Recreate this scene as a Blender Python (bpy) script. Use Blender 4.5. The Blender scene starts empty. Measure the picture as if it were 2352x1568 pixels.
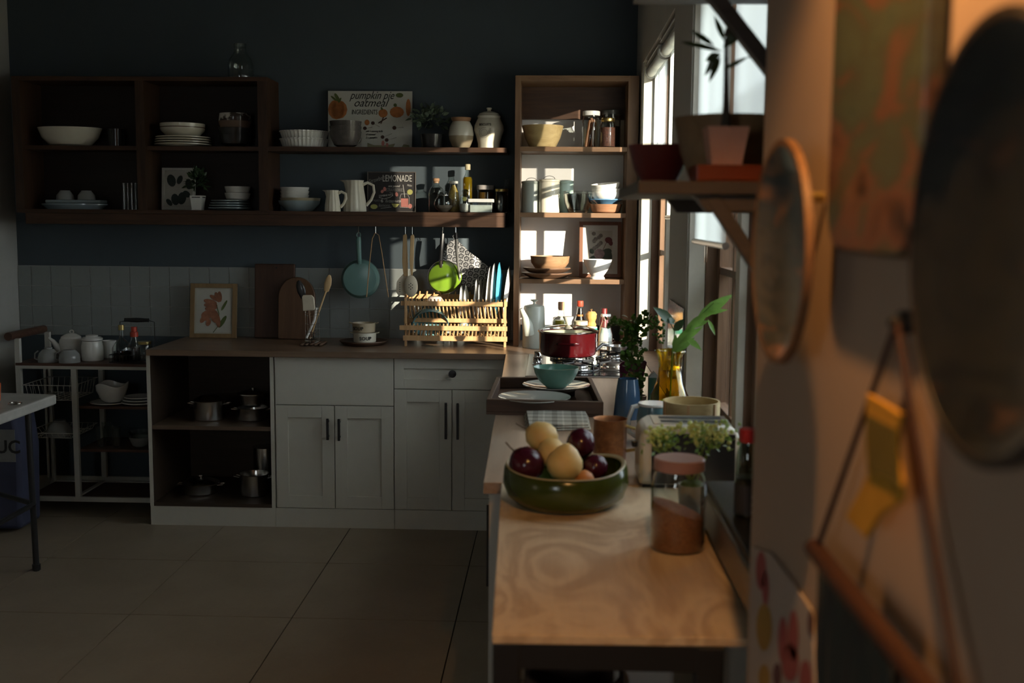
import bpy, bmesh, math, random
from mathutils import Vector, Matrix
random.seed(7)
SC = bpy.context.scene
COL = SC.collection
R = math.radians
PI = math.pi

# ------------------------------------------------------------------ camera
F = 2518.0; CX = 1176.0; CY = 784.0; EYE = 1.56
_y, _p, _r = R(2.034), R(6.40), R(0.464)
_f = Vector((-math.sin(_y)*math.cos(_p), math.cos(_y)*math.cos(_p), -math.sin(_p)))
_rt = Vector((math.cos(_y), math.sin(_y), 0.0)); _up = _rt.cross(_f)
RT = math.cos(_r)*_rt + math.sin(_r)*_up
UP = -math.sin(_r)*_rt + math.cos(_r)*_up
FW = _f
cam_d = bpy.data.cameras.new('camera'); cam = bpy.data.objects.new('camera', cam_d); COL.objects.link(cam)
cam_d.sensor_width = 36; cam_d.sensor_fit = 'HORIZONTAL'; cam_d.lens = F/2352*36
cam_d.clip_start = 0.02; cam_d.clip_end = 200
m = Matrix.Identity(4)
for i in range(3):
    m[i][0] = RT[i]; m[i][1] = UP[i]; m[i][2] = -FW[i]
m[0][3], m[1][3], m[2][3] = 0, 0, EYE
cam.matrix_world = m
cam_d.dof.use_dof = True; cam_d.dof.focus_distance = 5.3; cam_d.dof.aperture_fstop = 3.7
SC.camera = cam
SC.view_settings.view_transform = 'Standard'; SC.view_settings.look = 'None'
SC.view_settings.gamma = 1.0; SC.view_settings.use_curve_mapping = False
SC.view_settings.exposure = 0.0

# ------------------------------------------------------------------ sky, sun, added rear fill
W = bpy.data.worlds.new('sky'); SC.world = W; W.use_nodes = True
bg = W.node_tree.nodes['Background']; bg.inputs[0].default_value = (0.80, 0.90, 1.0, 1); bg.inputs[1].default_value = 5.6
SUN_DIR = Vector((-0.82, 1.0, -0.25)).normalized()      # the way the light travels
sd = bpy.data.lights.new('sun', 'SUN'); sd.energy = 16.0; sd.angle = R(0.6); sd.color = (1.0, 0.88, 0.72)
so = bpy.data.objects.new('sun', sd); COL.objects.link(so)
so.rotation_euler = SUN_DIR.to_track_quat('-Z', 'Y').to_euler()
def area(name, loc, target, sx, sy, power, col):
    d = bpy.data.lights.new(name, 'AREA'); d.shape = 'RECTANGLE'; d.size = sx; d.size_y = sy; d.energy = power; d.color = col
    o = bpy.data.objects.new(name, d); COL.objects.link(o); o.location = loc
    o.rotation_euler = (Vector(target)-Vector(loc)).to_track_quat('-Z', 'Y').to_euler(); return o
area('fill_rear_opening', (-1.25, -1.46, 1.70), (-0.9, 4.0, 1.0), .34, .70, 5.0, (0.96, 1.0, 0.95))  # unseen fill lamp added to brighten the cabinet fronts

# ------------------------------------------------------------------ pixel helpers (2352 x 1568 frame)
def ray(px, py): return RT*((px-CX)/F) - UP*((py-CY)/F) + FW
EY = Vector((0, 0, EYE))
def onY(px, py, Y): d = ray(px, py); return EY + d*(Y/d.y)
def onZ(px, py, z): d = ray(px, py); return EY + d*((z-EYE)/d.z)
def onX(px, py, X): d = ray(px, py); return EY + d*(X/d.x)
def bx(px, Y, z):
    u = (px-CX)/F; g = RT - FW*u
    return -(Y*g.y + (z-EYE)*g.z)/g.x
def P(px, Y, z): return Vector((bx(px, Y, z), Y, z))
def K(Y): return Y*1.004/F

# ------------------------------------------------------------------ materials
MATS = {}
class Ex:
    """tiny expression helper: every operation adds one Math node"""
    def __init__(s, nt, k): s.nt = nt; s.k = k
    def _o(s, op, *a):
        n = s.nt.nodes.new('ShaderNodeMath'); n.operation = op
        for i, x in enumerate((s,)+a):
            if isinstance(x, Ex): s.nt.links.new(x.k, n.inputs[i])
            else: n.inputs[i].default_value = x
        return Ex(s.nt, n.outputs[0])
    def __add__(s, o): return s._o('ADD', o)
    def __sub__(s, o): return s._o('SUBTRACT', o)
    def __mul__(s, o): return s._o('MULTIPLY', o)
    def __truediv__(s, o): return s._o('DIVIDE', o)
    def fl(s): return s._o('FLOOR')
    def fr(s): return s._o('FRACT')
    def ab(s): return s._o('ABSOLUTE')
    def sq(s): return s._o('SQRT')
    def sin(s): return s._o('SINE')
    def mod(s, o): return s._o('FLOORED_MODULO', o)
    def gt(s, o): return s._o('GREATER_THAN', o)
    def lt(s, o): return s._o('LESS_THAN', o)
    def mx(s, o): return s._o('MAXIMUM', o)
    def mn(s, o): return s._o('MINIMUM', o)

def newmat(name):
    m = bpy.data.materials.new(name); m.use_nodes = True
    nt = m.node_tree; b = nt.nodes['Principled BSDF']; return m, nt, b
def coords(nt, kind='Object', scale=(1, 1, 1), rot=(0, 0, 0)):
    t = nt.nodes.new('ShaderNodeTexCoord'); mp = nt.nodes.new('ShaderNodeMapping')
    mp.inputs['Scale'].default_value = scale; mp.inputs['Rotation'].default_value = rot
    nt.links.new(t.outputs[kind], mp.inputs[0]); return mp.outputs[0]
def noise(nt, vec, scale, detail=4, rough=.6, dist=0):
    n = nt.nodes.new('ShaderNodeTexNoise'); n.inputs['Scale'].default_value = scale; n.inputs['Detail'].default_value = detail
    n.inputs['Roughness'].default_value = rough; n.inputs['Distortion'].default_value = dist
    nt.links.new(vec, n.inputs['Vector']); return n.outputs[0]
def ramp(nt, fac, stops):
    r = nt.nodes.new('ShaderNodeValToRGB'); e = r.color_ramp.elements
    while len(e) < len(stops): e.new(0.5)
    for i, (p, c) in enumerate(stops): e[i].position = p; e[i].color = (*c, 1)
    nt.links.new(fac, r.inputs[0]); return r.outputs[0]
def bump(nt, b, fac, strength, dist=.002):
    n = nt.nodes.new('ShaderNodeBump'); n.inputs['Strength'].default_value = strength; n.inputs['Distance'].default_value = dist
    nt.links.new(fac, n.inputs['Height']); nt.links.new(n.outputs[0], b.inputs['Normal'])
def mul(c, k): return tuple(min(1, x*k) for x in c)
def paint(name, c, rough=.5, metal=0.0, var=.12, scale=14, bmp=0.0, spec=.5, coat=0.0):
    if name in MATS: return MATS[name]
    m, nt, b = newmat(name); v = coords(nt); f = noise(nt, v, scale)
    nt.links.new(ramp(nt, f, [(.25, mul(c, 1-var)), (.75, mul(c, 1+var*.6))]), b.inputs['Base Color'])
    b.inputs['Roughness'].default_value = rough; b.inputs['Metallic'].default_value = metal
    b.inputs['Specular IOR Level'].default_value = spec; b.inputs['Coat Weight'].default_value = coat; b.inputs['Coat Roughness'].default_value = .08
    if bmp: bump(nt, b, noise(nt, v, scale*8), bmp)
    MATS[name] = m; return m
def wood(name, c1, c2, axis='x', scale=1.0, rough=.5, spec=.4):
    if name in MATS: return MATS[name]
    m, nt, b = newmat(name); st = {'x': (1.2, 14, 14), 'y': (14, 1.2, 14), 'z': (14, 14, 1.2)}[axis]
    v = coords(nt, scale=tuple(s*scale for s in st)); f = noise(nt, v, 2.2, 6, .62, .8)
    nt.links.new(ramp(nt, f, [(.28, c1), (.72, c2)]), b.inputs['Base Color'])
    b.inputs['Roughness'].default_value = rough; b.inputs['Specular IOR Level'].default_value = spec
    bump(nt, b, f, .12, .001); MATS[name] = m; return m
def metal(name, c, rough=.25): return paint(name, c, rough, 1.0, .06)
def ceramic(name, c, rough=.18): return paint(name, c, rough, 0, .05, 30, spec=.55)
def glass(name, tint=(1, 1, 1), rough=.02, gloss=1.0):
    if name in MATS: return MATS[name]
    m, nt, b = newmat(name); nt.nodes.remove(b); out = nt.nodes['Material Output']
    t = nt.nodes.new('ShaderNodeBsdfTransparent'); t.inputs[0].default_value = (*tint, 1)
    g = nt.nodes.new('ShaderNodeBsdfGlossy'); g.inputs['Roughness'].default_value = rough
    lw = nt.nodes.new('ShaderNodeLayerWeight'); lw.inputs[0].default_value = .5
    k = (Ex(nt, lw.outputs['Facing'])._o('POWER', 4.0)*.9*gloss + .045).mn(1.0)
    mx = nt.nodes.new('ShaderNodeMixShader'); nt.links.new(k.k, mx.inputs[0]); nt.links.new(t.outputs[0], mx.inputs[1]); nt.links.new(g.outputs[0], mx.inputs[2])
    nt.links.new(mx.outputs[0], out.inputs[0]); MATS[name] = m; return m
def liquid(name, c):
    if name in MATS: return MATS[name]
    m, nt, b = newmat(name); b.inputs['Base Color'].default_value = (*c, 1); b.inputs['Roughness'].default_value = .1
    f = noise(nt, coords(nt), 20); nt.links.new(ramp(nt, f, [(.3, mul(c, .85)), (.7, mul(c, 1.1))]), b.inputs['Base Color'])
    t = nt.nodes.new('ShaderNodeBsdfTranslucent'); t.inputs[0].default_value = (*mul(c, 1.6), 1); tr = nt.nodes.new('ShaderNodeBsdfTransparent'); tr.inputs[0].default_value = (*mul(c, 2.0), 1)
    a = nt.nodes.new('ShaderNodeMixShader'); a.inputs[0].default_value = .45; nt.links.new(b.outputs[0], a.inputs[1]); nt.links.new(t.outputs[0], a.inputs[2])
    d = nt.nodes.new('ShaderNodeMixShader'); d.inputs[0].default_value = .3; nt.links.new(a.outputs[0], d.inputs[1]); nt.links.new(tr.outputs[0], d.inputs[2])
    nt.links.new(d.outputs[0], nt.nodes['Material Output'].inputs[0]); MATS[name] = m; return m
def blotch(name, stops, scale, rough=.35, dist=1.0, stretch=(1, 1, 1)):
    if name in MATS: return MATS[name]
    m, nt, b = newmat(name); v = coords(nt, scale=stretch); f = noise(nt, v, scale, 5, .6, dist)
    nt.links.new(ramp(nt, f, stops), b.inputs['Base Color']); b.inputs['Roughness'].default_value = rough
    MATS[name] = m; return m
def leafmat(name, c, trans=.35):
    if name in MATS: return MATS[name]
    m, nt, b = newmat(name); f = noise(nt, coords(nt), 18)
    cs = ramp(nt, f, [(.3, mul(c, .65)), (.7, mul(c, 1.25))]); nt.links.new(cs, b.inputs['Base Color']); b.inputs['Roughness'].default_value = .4
    t = nt.nodes.new('ShaderNodeBsdfTranslucent'); nt.links.new(cs, t.inputs[0])
    mx = nt.nodes.new('ShaderNodeMixShader'); mx.inputs[0].default_value = trans
    nt.links.new(b.outputs[0], mx.inputs[1]); nt.links.new(t.outputs[0], mx.inputs[2]); nt.links.new(mx.outputs[0], nt.nodes['Material Output'].inputs[0])
    MATS[name] = m; return m

def blind_mat():
    m, nt, b = newmat('blind_fabric'); nt.nodes.remove(b)
    d = nt.nodes.new('ShaderNodeBsdfDiffuse'); d.inputs[0].default_value = (.80, .82, .78, 1)
    t = nt.nodes.new('ShaderNodeBsdfTranslucent'); t.inputs[0].default_value = (.92, .93, .86, 1)
    tr = nt.nodes.new('ShaderNodeBsdfTransparent'); tr.inputs[0].default_value = (1, 1, 1, 1)
    a = nt.nodes.new('ShaderNodeMixShader'); a.inputs[0].default_value = .88
    nt.links.new(d.outputs[0], a.inputs[1]); nt.links.new(t.outputs[0], a.inputs[2])
    c = nt.nodes.new('ShaderNodeMixShader'); c.inputs[0].default_value = .34
    nt.links.new(a.outputs[0], c.inputs[1]); nt.links.new(tr.outputs[0], c.inputs[2])
    nt.links.new(c.outputs[0], nt.nodes['Material Output'].inputs[0]); return m
def plaid_mat():
    m, nt, b = newmat('plaid_linen'); s = nt.nodes.new('ShaderNodeSeparateXYZ'); nt.links.new(coords(nt), s.inputs[0])
    x = Ex(nt, s.outputs[0]); y = Ex(nt, s.outputs[1])
    sx = (x*16).fr().gt(.72); sy = (y*16).fr().gt(.72); lx = ((x*16).fr()-.3).ab().lt(.05); ly = ((y*16).fr()-.3).ab().lt(.05)
    f = (sx+sy)*.35 - (lx+ly)*.25 + .35
    nt.links.new(ramp(nt, f.k, [(.0, (.62, .60, .52)), (.35, (.42, .40, .34)), (1, (.16, .15, .12))]), b.inputs['Base Color']); b.inputs['Roughness'].default_value = .9
    return m
def scallop_mat():
    m, nt, b = newmat('scallop_print'); s = nt.nodes.new('ShaderNodeSeparateXYZ'); nt.links.new(coords(nt, rot=(0, .5, 0)), s.inputs[0])
    u = Ex(nt, s.outputs[0])*26; v = Ex(nt, s.outputs[2])*38
    row = v.fl(); uu = (u + (row.mod(2.0))*.5).fr() - .5; vv = v.fr()
    r = (uu*uu*1.6 + vv*vv*.55).sq()
    ring = ((r*2.6).fr()-.5).ab().gt(.30); tri = (uu.ab()*1.6-vv*.5).ab().lt(.05)
    f = ring.mx(tri)
    nt.links.new(ramp(nt, f.k, [(.0, (.52, .51, .50)), (1, (.05, .05, .055))]), b.inputs['Base Color']); b.inputs['Roughness'].default_value = .95
    return m
def ply_mat():
    m, nt, b = newmat('plywood'); v = coords(nt, scale=(1, .45, 1))
    f = noise(nt, v, 5.0, 3, .5, 1.6); w = (Ex(nt, f)*26).sin()*.5 + .5
    n2 = noise(nt, coords(nt, scale=(30, 3, 30)), 3)
    q = w*.55 + Ex(nt, n2)*.45
    nt.links.new(ramp(nt, q.k, [(.15, (.50, .36, .22)), (.8, (.70, .56, .37))]), b.inputs['Base Color']); b.inputs['Roughness'].default_value = .45
    return m
def tile_floor_mat():
    m, nt, b = newmat('floor_tile'); v = coords(nt, 'Object'); f = noise(nt, v, 3, 6)
    n = noise(nt, v, 60, 2); q = Ex(nt, f)*.8+Ex(nt, n)*.2
    nt.links.new(ramp(nt, q.k, [(.3, (.27, .215, .15)), (.7, (.35, .285, .205))]), b.inputs['Base Color'])
    b.inputs['Roughness'].default_value = .38; return m

WHITE = paint('white_lacquer', (.62, .60, .52), .45, var=.03)
NAVY = paint('navy_wall', (.062, .082, .095), .75, var=.06, scale=5)
PLASTER = paint('plaster', (.55, .53, .48), .85, var=.04, scale=4, bmp=.05)
BEIGE = paint('beige_plaster', (.46, .33, .235), .85, var=.04, scale=4, bmp=.05)
WALNUT = wood('walnut_x', (.036, .016, .008), (.085, .040, .019), 'x')
WALNUTZ = wood('walnut_z', (.030, .014, .007), (.070, .034, .017), 'z')
OAKX = wood('tall_unit_x', (.115, .060, .029), (.22, .125, .066), 'x')
OAKZ = wood('tall_unit_z', (.115, .060, .029), (.22, .125, .066), 'z')
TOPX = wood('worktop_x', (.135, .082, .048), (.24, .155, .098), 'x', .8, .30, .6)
TOPY_GLARE = wood('worktop_y_glare', (.30, .20, .13), (.46, .33, .23), 'y', .8, .28, .7)  # side run paler than the back: window glare put into the wood colour
FRAMEW = wood('window_wood', (.10, .05, .025), (.20, .11, .058), 'z', 1, .55)
BAMBOO = wood('bamboo', (.36, .20, .085), (.55, .34, .16), 'z', 1.4, .5)
BLACK = paint('black_metal', (.012, .012, .012), .5, var=.1)
BLACKP = paint('black_plastic', (.015, .015, .016), .3, var=.1)
STEEL = metal('steel', (.62, .61, .58), .22)
CHROME = metal('chrome', (.75, .74, .72), .10)
IRONW = paint('white_enamel_metal', (.55, .54, .48), .5, var=.06)
CREAM = ceramic('cream_ceramic', (.66, .62, .50))
WHITEC = ceramic('white_ceramic', (.72, .71, .66))
GREYC = ceramic('grey_ceramic', (.30, .31, .30))
DARKC = ceramic('dark_ceramic', (.035, .034, .033))
BLUEGREYC = ceramic('bluegrey_ceramic', (.28, .35, .37))
BROWNC = ceramic('brown_ceramic', (.16, .105, .075))
CLEAR = glass('clear_glass', (.95, .97, .96), .04, 1.7)
PANE = glass('window_pane', (.97, .98, .97), .01, .8)
AMBER = glass('amber_glass', (.97, .82, .20), .05, 1.6)
GREENLEAF = leafmat('green_leaf', (.16, .30, .06))
DARKLEAF = leafmat('dark_leaf', (.035, .075, .028), .15)
HERBLEAF = leafmat('herb_leaf', (.07, .15, .02), .3)
FLOWERM = leafmat('pale_blossom', (.62, .72, .30), .3)
INK = paint('ink', (.02, .02, .018), .8)
CHALK = paint('chalk', (.50, .48, .44), .9)
PAPER = paint('paper', (.50, .49, .43), .7, var=.05)
ORANGEINK = paint('orange_ink', (.42, .15, .04), .7, var=.3, scale=40)
GREENINK = paint('green_ink', (.09, .12, .03), .7, var=.3, scale=40)
PINKINK = paint('pink_ink', (.45, .16, .13), .7, var=.2)
YELLOWINK = paint('yellow_ink', (.42, .40, .12), .7, var=.2)
TILEW = paint('wall_tile_glaze', (.255, .275, .265), .22, var=.06, scale=6)
GROUT = paint('grout', (.42, .42, .40), .9, var=.05)
PLY = ply_mat(); FTILE = tile_floor_mat(); BLIND = blind_mat(); PLAID = plaid_mat(); SCALLOP = scallop_mat()

# ------------------------------------------------------------------ mesh builder
class MB:
    def __init__(s): s.v = []; s.f = []
    def add(s, vs, fs, M=None):
        o = len(s.v)
        s.v += [tuple(M @ Vector(q)) if M else tuple(q) for q in vs]
        s.f += [tuple(i+o for i in q) for q in fs]; return s
    def box(s, x0, x1, y0, y1, z0, z1, M=None):
        vs = [(x, y, z) for z in (z0, z1) for y in (y0, y1) for x in (x0, x1)]
        return s.add(vs, [(0, 2, 3, 1), (4, 5, 7, 6), (0, 1, 5, 4), (2, 6, 7, 3), (0, 4, 6, 2), (1, 3, 7, 5)], M)
    def lathe(s, prof, seg=32, M=None, rib=0, amp=0.0, ell=1.0, twist=0.0):
        vs = []; fs = []; rings = []
        for (r, z) in prof:
            if r <= 1e-6: rings.append([len(vs)]); vs.append((0, 0, z))
            else:
                ring = []
                for i in range(seg):
                    a = 2*PI*i/seg; rr = r*(1+amp*math.cos(rib*(a+twist*z))) if rib else r
                    ring.append(len(vs)); vs.append((rr*math.cos(a), rr*math.sin(a)*ell, z))
                rings.append(ring)
        for A, B in zip(rings, rings[1:]):
            if len(A) == 1 and len(B) == 1: continue
            for i in range(seg):
                j = (i+1) % seg
                if len(A) == 1: fs.append((A[0], B[j], B[i]))
                elif len(B) == 1: fs.append((A[i], A[j], B[0]))
                else: fs.append((A[i], A[j], B[j], B[i]))
        return s.add(vs, fs, M)
    def tube(s, pts, r, seg=8, caps=True, M=None):
        pts = [Vector(p) for p in pts]; n = len(pts); vs = []; fs = []
        t0 = (pts[1]-pts[0]).normalized(); ref = Vector((0, 0, 1)) if abs(t0.z) < .9 else Vector((1, 0, 0)); u = t0.cross(ref).normalized()
        for i, p in enumerate(pts):
            a = pts[max(i-1, 0)]; b = pts[min(i+1, n-1)]; t = (b-a).normalized()
            u = (u - t*u.dot(t)); u = u.normalized() if u.length > 1e-6 else t.orthogonal().normalized(); w = t.cross(u)
            rr = r[i] if isinstance(r, (list, tuple)) else r
            for k in range(seg):
                an = 2*PI*k/seg; vs.append(tuple(p + u*rr*math.cos(an) + w*rr*math.sin(an)))
        for i in range(n-1):
            for k in range(seg):
                k2 = (k+1) % seg; fs.append((i*seg+k, i*seg+k2, (i+1)*seg+k2, (i+1)*seg+k))
        if caps:
            fs.append(tuple(reversed(range(seg)))); fs.append(tuple((n-1)*seg+k for k in range(seg)))
        return s.add(vs, fs, M)
    def prism(s, poly, y0, y1, M=None):
        """polygon given in x,z and pushed along y"""
        n = len(poly); vs = [(x, y0, z) for x, z in poly]+[(x, y1, z) for x, z in poly]
        fs = [tuple(range(n)), tuple(reversed(range(n, 2*n)))]+[(i, i+n, (i+1) % n+n, (i+1) % n) for i in range(n)]
        return s.add(vs, fs, M)
    def slab(s, poly, z0, z1, M=None):
        n = len(poly); vs = [(x, y, z0) for x, y in poly]+[(x, y, z1) for x, y in poly]
        fs = [tuple(reversed(range(n))), tuple(range(n, 2*n))]+[(i, (i+1) % n, (i+1) % n+n, i+n) for i in range(n)]
        return s.add(vs, fs, M)
    def ball(s, c, rx, ry=None, rz=None, seg=16, rings=10):
        ry = ry or rx; rz = rz or rx
        prof = [(math.sin(PI*i/rings), -math.cos(PI*i/rings)) for i in range(rings+1)]; prof[0] = (0, -1); prof[-1] = (0, 1)
        return s.lathe(prof, seg, Matrix.Translation(c) @ Matrix.Diagonal((rx, ry, rz, 1)))
    def leaf(s, p, d, l, w, n=None, fold=.15, droop=0.0):
        """pointed leaf from p along d, half folded on its rib"""
        d = Vector(d).normalized(); n = Vector(n) if n else Vector((random.uniform(-1, 1), random.uniform(-1, 1), random.uniform(.2, 1)))
        sd = d.cross(n); sd = sd.normalized() if sd.length > 1e-4 else d.orthogonal().normalized(); up = sd.cross(d)
        vs = []; fs = []; st = [(0, .05), (.25, .8), (.5, 1), (.75, .65), (1, 0.02)]; p = Vector(p)
        for t, k in st:
            c = p + d*l*t - Vector((0, 0, 1))*droop*l*t*t
            vs += [tuple(c-sd*w*k*.5+up*fold*w*k), tuple(c), tuple(c+sd*w*k*.5+up*fold*w*k)]
        for i in range(4):
            a = i*3; fs += [(a, a+1, a+4, a+3), (a+1, a+2, a+5, a+4)]
        return s.add(vs, fs)
    def build(s, name, mat, parent=None, loc=(0, 0, 0), rot=(0, 0, 0), smooth=True, ang=35, bevel=0.0):
        me = bpy.data.meshes.new(name); me.from_pydata(s.v, [], s.f); me.update()
        if smooth:
            me.polygons.foreach_set('use_smooth', [True]*len(me.polygons)); me.set_sharp_from_angle(angle=R(ang))
        me.materials.append(mat); o = bpy.data.objects.new(name, me); COL.objects.link(o)
        o.location = loc; o.rotation_euler = rot; o.parent = parent
        if bevel:
            b = o.modifiers.new('bevel', 'BEVEL'); b.width = bevel; b.segments = 2; b.limit_method = 'ANGLE'
        return o
def BOX(*a): return MB().box(*a)
def LAT(prof, seg=32, **k): return MB().lathe(prof, seg, **k)

def tag(o, label, cat, group=None):
    o['label'] = label; o['category'] = cat
    if group: o['group'] = group
    return o
def thing(name, label, cat, loc=(0, 0, 0), rotz=0.0, group=None, rot=None):
    o = bpy.data.objects.new(name, None); COL.objects.link(o); o.empty_display_size = .05
    o.location = loc; o.rotation_euler = rot or (0, 0, rotz); return tag(o, label, cat, group)
def struct(o): o['kind'] = 'structure'; return o
def dup(o, parent=None):
    c = o.copy(); COL.objects.link(c); c.parent = parent
    for ch in o.children: dup(ch, c)
    return c
def text(body, h, mat, parent, loc, rot=(PI/2, 0, 0), name='lettering', align='LEFT', shear=0.0, bend=0.0, a0=0.0, spacing=1.0, bold=0.0, ext=.0006, xs=1.0):
    cu = bpy.data.curves.new('t', 'FONT'); cu.body = body; cu.size = h*1.38; cu.align_x = align; cu.shear = shear
    cu.space_character = spacing; cu.offset = bold; cu.extrude = ext; cu.resolution_u = 3
    t = bpy.data.objects.new('t', cu); COL.objects.link(t)
    bpy.context.view_layer.update()
    me = bpy.data.meshes.new_from_object(t.evaluated_get(bpy.context.evaluated_depsgraph_get()))
    bpy.data.objects.remove(t); bpy.data.curves.remove(cu)
    for v in me.vertices: v.co.x *= xs
    if bend:                                            # wrap round a vertical cylinder of that radius
        for v in me.vertices:
            a = v.co.x/bend + a0; r = bend + v.co.z
            v.co = Vector((r*math.sin(a), v.co.y, r*math.cos(a)-bend))
    me.materials.clear(); me.materials.append(mat); me.name = name
    o = bpy.data.objects.new(name, me); COL.objects.link(o); o.parent = parent; o.location = loc; o.rotation_euler = rot
    return o
def shell(prof, t):
    """closed vessel: outer profile bottom to top, then back down the inside"""
    inner = [(max(r-t, 0.0), z) for r, z in prof[::-1]]
    zb = prof[0][1]+t
    inner = [(r, max(z, zb)) for r, z in inner if r > 0]
    out = prof if prof[0][0] == 0 else [(0, prof[0][1])]+prof
    res = out + inner; 
    return res + [(0, res[-1][1])]
def pxs(prof, k): return [(r*k, z*k) for r, z in prof]

# ================================================================== the room
YW = 5.97; XL = -2.95; XR = 0.44; ZC = 3.0; YB = -1.5; XN = 0.30; YN = 1.60
def zz(py, px, Y): return onY(px, py, Y).z

floor = struct(BOX(XL, .62, YB, YW, -.12, -.004).build('floor', paint('floor_grout', (.03, .025, .02), .9), smooth=False))
gx0, gy0, gw, gd = -1.643, 4.112, .643, .685
tm = BOX(-gw/2+.0025, gw/2-.0025, -gd/2+.0025, gd/2-.0025, -.004, 0); t0 = None
for i in range(-2, 4):
    for j in range(-5, 3):
        x = gx0+gw*(i+.5); y = gy0+gd*(j+.5)
        x0, x1 = max(x-gw/2, XL), min(x+gw/2, XR); y0, y1 = max(y-gd/2, .7), min(y+gd/2, YW)
        if x1-x0 < .05 or y1-y0 < .05: continue
        if abs(x1-x0-gw) < 1e-6 and abs(y1-y0-gd) < 1e-6:
            if t0 is None: t0 = tm.build('floor_tile', FTILE, floor, (x, y, 0), smooth=False)
            else: c = t0.copy(); COL.objects.link(c); c.location = (x, y, 0)
        else: BOX(x0+.0015, x1-.0015, y0+.0015, y1-.0015, -.004, 0).build('floor_tile', FTILE, floor, smooth=False)
struct(BOX(XL-.15, .62, YB-.15, YW+.15, ZC, ZC+.1).build('ceiling', paint('ceiling_timber', (.16, .13, .10), .8), smooth=False))
struct(BOX(XL-.15, XL, YB-.15, YW+.15, -.1, ZC).build('wall_left', paint('left_plaster', (.42, .41, .37), .85, var=.04), smooth=False))
wall_back = struct(BOX(XL, .62, YW, YW+.15, -.1, ZC).build('wall_back', NAVY, smooth=False))
mb = MB(); mb.box(XL, .62, YB-.15, YB, -.1, 1.3); mb.box(XL, .62, YB-.15, YB, 2.1, ZC); mb.box(XL, -1.45, YB-.15, YB, 1.3, 2.1); mb.box(-1.05, .62, YB-.15, YB, 1.3, 2.1)
struct(mb.build('wall_rear', NAVY, smooth=False))
mb = MB()
for y0, y1 in ((5.56, YW), (3.60, 4.14), (YN, 2.35)): mb.box(XR, .62, y0, y1, -.1, ZC)
for y0, y1, zt in ((4.14, 5.56, 2.33), (2.35, 3.60, 2.33)): mb.box(XR, .62, y0, y1, -.1, .87); mb.box(XR, .62, y0, y1, zt, ZC)
struct(mb.build('wall_right', PLASTER, smooth=False))
struct(BOX(XN, .62, YB, YN, -.1, ZC).build('wall_near', BEIGE, smooth=False, bevel=.004))
struct(BOX(XL, -2.02, YW-.014, YW, 0, .10).build('baseboard_back', IRONW, smooth=False))
# wall tiles, each a piece of its own on a grout bed
zt_top = 1.281; pit = .1105; xg = onY(72.4, 612, YW).x
BOX(XL+.001, -.20, YW-.004, YW+.001, .897, zt_top).build('grout_bed', GROUT, wall_back, smooth=False)
tile0 = {}
def wtile(x0, x1, z0, z1):
    key = (round(x1-x0, 4), round(z1-z0, 4)); c = ((x0+x1)/2, YW-.004, (z0+z1)/2); w, h = x1-x0-.0035, z1-z0-.0035
    if key in tile0: o = tile0[key].copy(); COL.objects.link(o); o.location = c
    else: tile0[key] = BOX(-w/2, w/2, -.004, .0, -h/2, h/2).build('wall_tile', TILEW, wall_back, c, smooth=False, bevel=.001)
x = xg-pit
while x < -.20:
    for r in range(4):
        z1 = zt_top-r*pit; z0 = max(z1-pit, .897); wtile(max(x, XL+.001), min(x+pit, -.2), z0, z1)
    x += pit

# ------------------------------------------------------------------ windows in the right wall
def casement(n, y0, y1, ys, zs):
    """wooden window: jamb lining, mullion posts, sashes with bars and panes"""
    w = struct(bpy.data.objects.new('window_%d' % n, None)); COL.objects.link(w); w.location = (.55, (y0+y1)/2, .9)
    def part(nm, b, mt=FRAMEW, par=w, bev=.002):
        o = b.build(nm, mt, par, smooth=False, bevel=bev); o.matrix_parent_inverse = Matrix.Identity(4)
        q = par; off = Vector((0, 0, 0))
        while q: off += q.location; q = q.parent
        o.location = -off; return o
    zt = 2.33
    part('sill_board', BOX(XR-.0, .60, y0, y1, .868, .90))
    part('jamb', BOX(.50, .60, y1-.02, y1, .90, zt)); part('jamb', BOX(.475, .60, y0, y0+.02, .90, zt)); part('head', BOX(.475, .60, y0+.02, y1-.02, zt-.03, zt))
    part('inner_jamb', BOX(.445, .50, y1-.012, y1, .90, zt), paint('painted_sunlit_jamb', (.60, .56, .46), .6))
    edges = [y0+.02]+ys+[y1-.02]
    for ym in ys:
        part('mullion', BOX(.516, .60, ym-.03, ym+.03, .90, zt-.03)); part('mullion_sunlit_strip', BOX(.495, .516, ym-.03, ym+.03, .90, zt-.03), MATS['painted_sunlit_jamb'])  # cream strip stands in for sun on the wooden post's inner edge
    for a, b in zip(edges, edges[1:]):
        a2 = a+(.03 if a in ys else 0)+.003; b2 = b-(.03 if b in ys else 0)-.003
        sash = part('sash', MB().box(.535, .57, a2, a2+.05, .905, zt-.035).box(.535, .57, b2-.05, b2, .905, zt-.035).box(.535, .57, a2+.05, b2-.05, .905, .975).box(.535, .57, a2+.05, b2-.05, zt-.065, zt-.035))
        ym = (a2+b2)/2; part('glazing_bar', BOX(.538, .567, ym-.011, ym+.011, .975, zt-.065), FRAMEW, sash, 0)
        zc = [.975]+zs+[zt-.065]
        for z in zs:
            part('glazing_bar', BOX(.538, .567, a2+.05, ym-.011, z-.011, z+.011), FRAMEW, sash, 0); part('glazing_bar', BOX(.538, .567, ym+.011, b2-.05, z-.011, z+.011), FRAMEW, sash, 0)
        for u, v in ((a2+.05, ym-.011), (ym+.011, b2-.05)):
            for q, (za, zb) in enumerate(zip(zc, zc[1:])):
                part('pane', BOX(.551, .554, u, v, za+(.011 if q else 0), zb-(.011 if q < len(zs) else 0)), PANE, sash, 0)
    return w
casement(1, 4.14, 5.56, [4.84], [1.40, 1.86])
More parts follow.
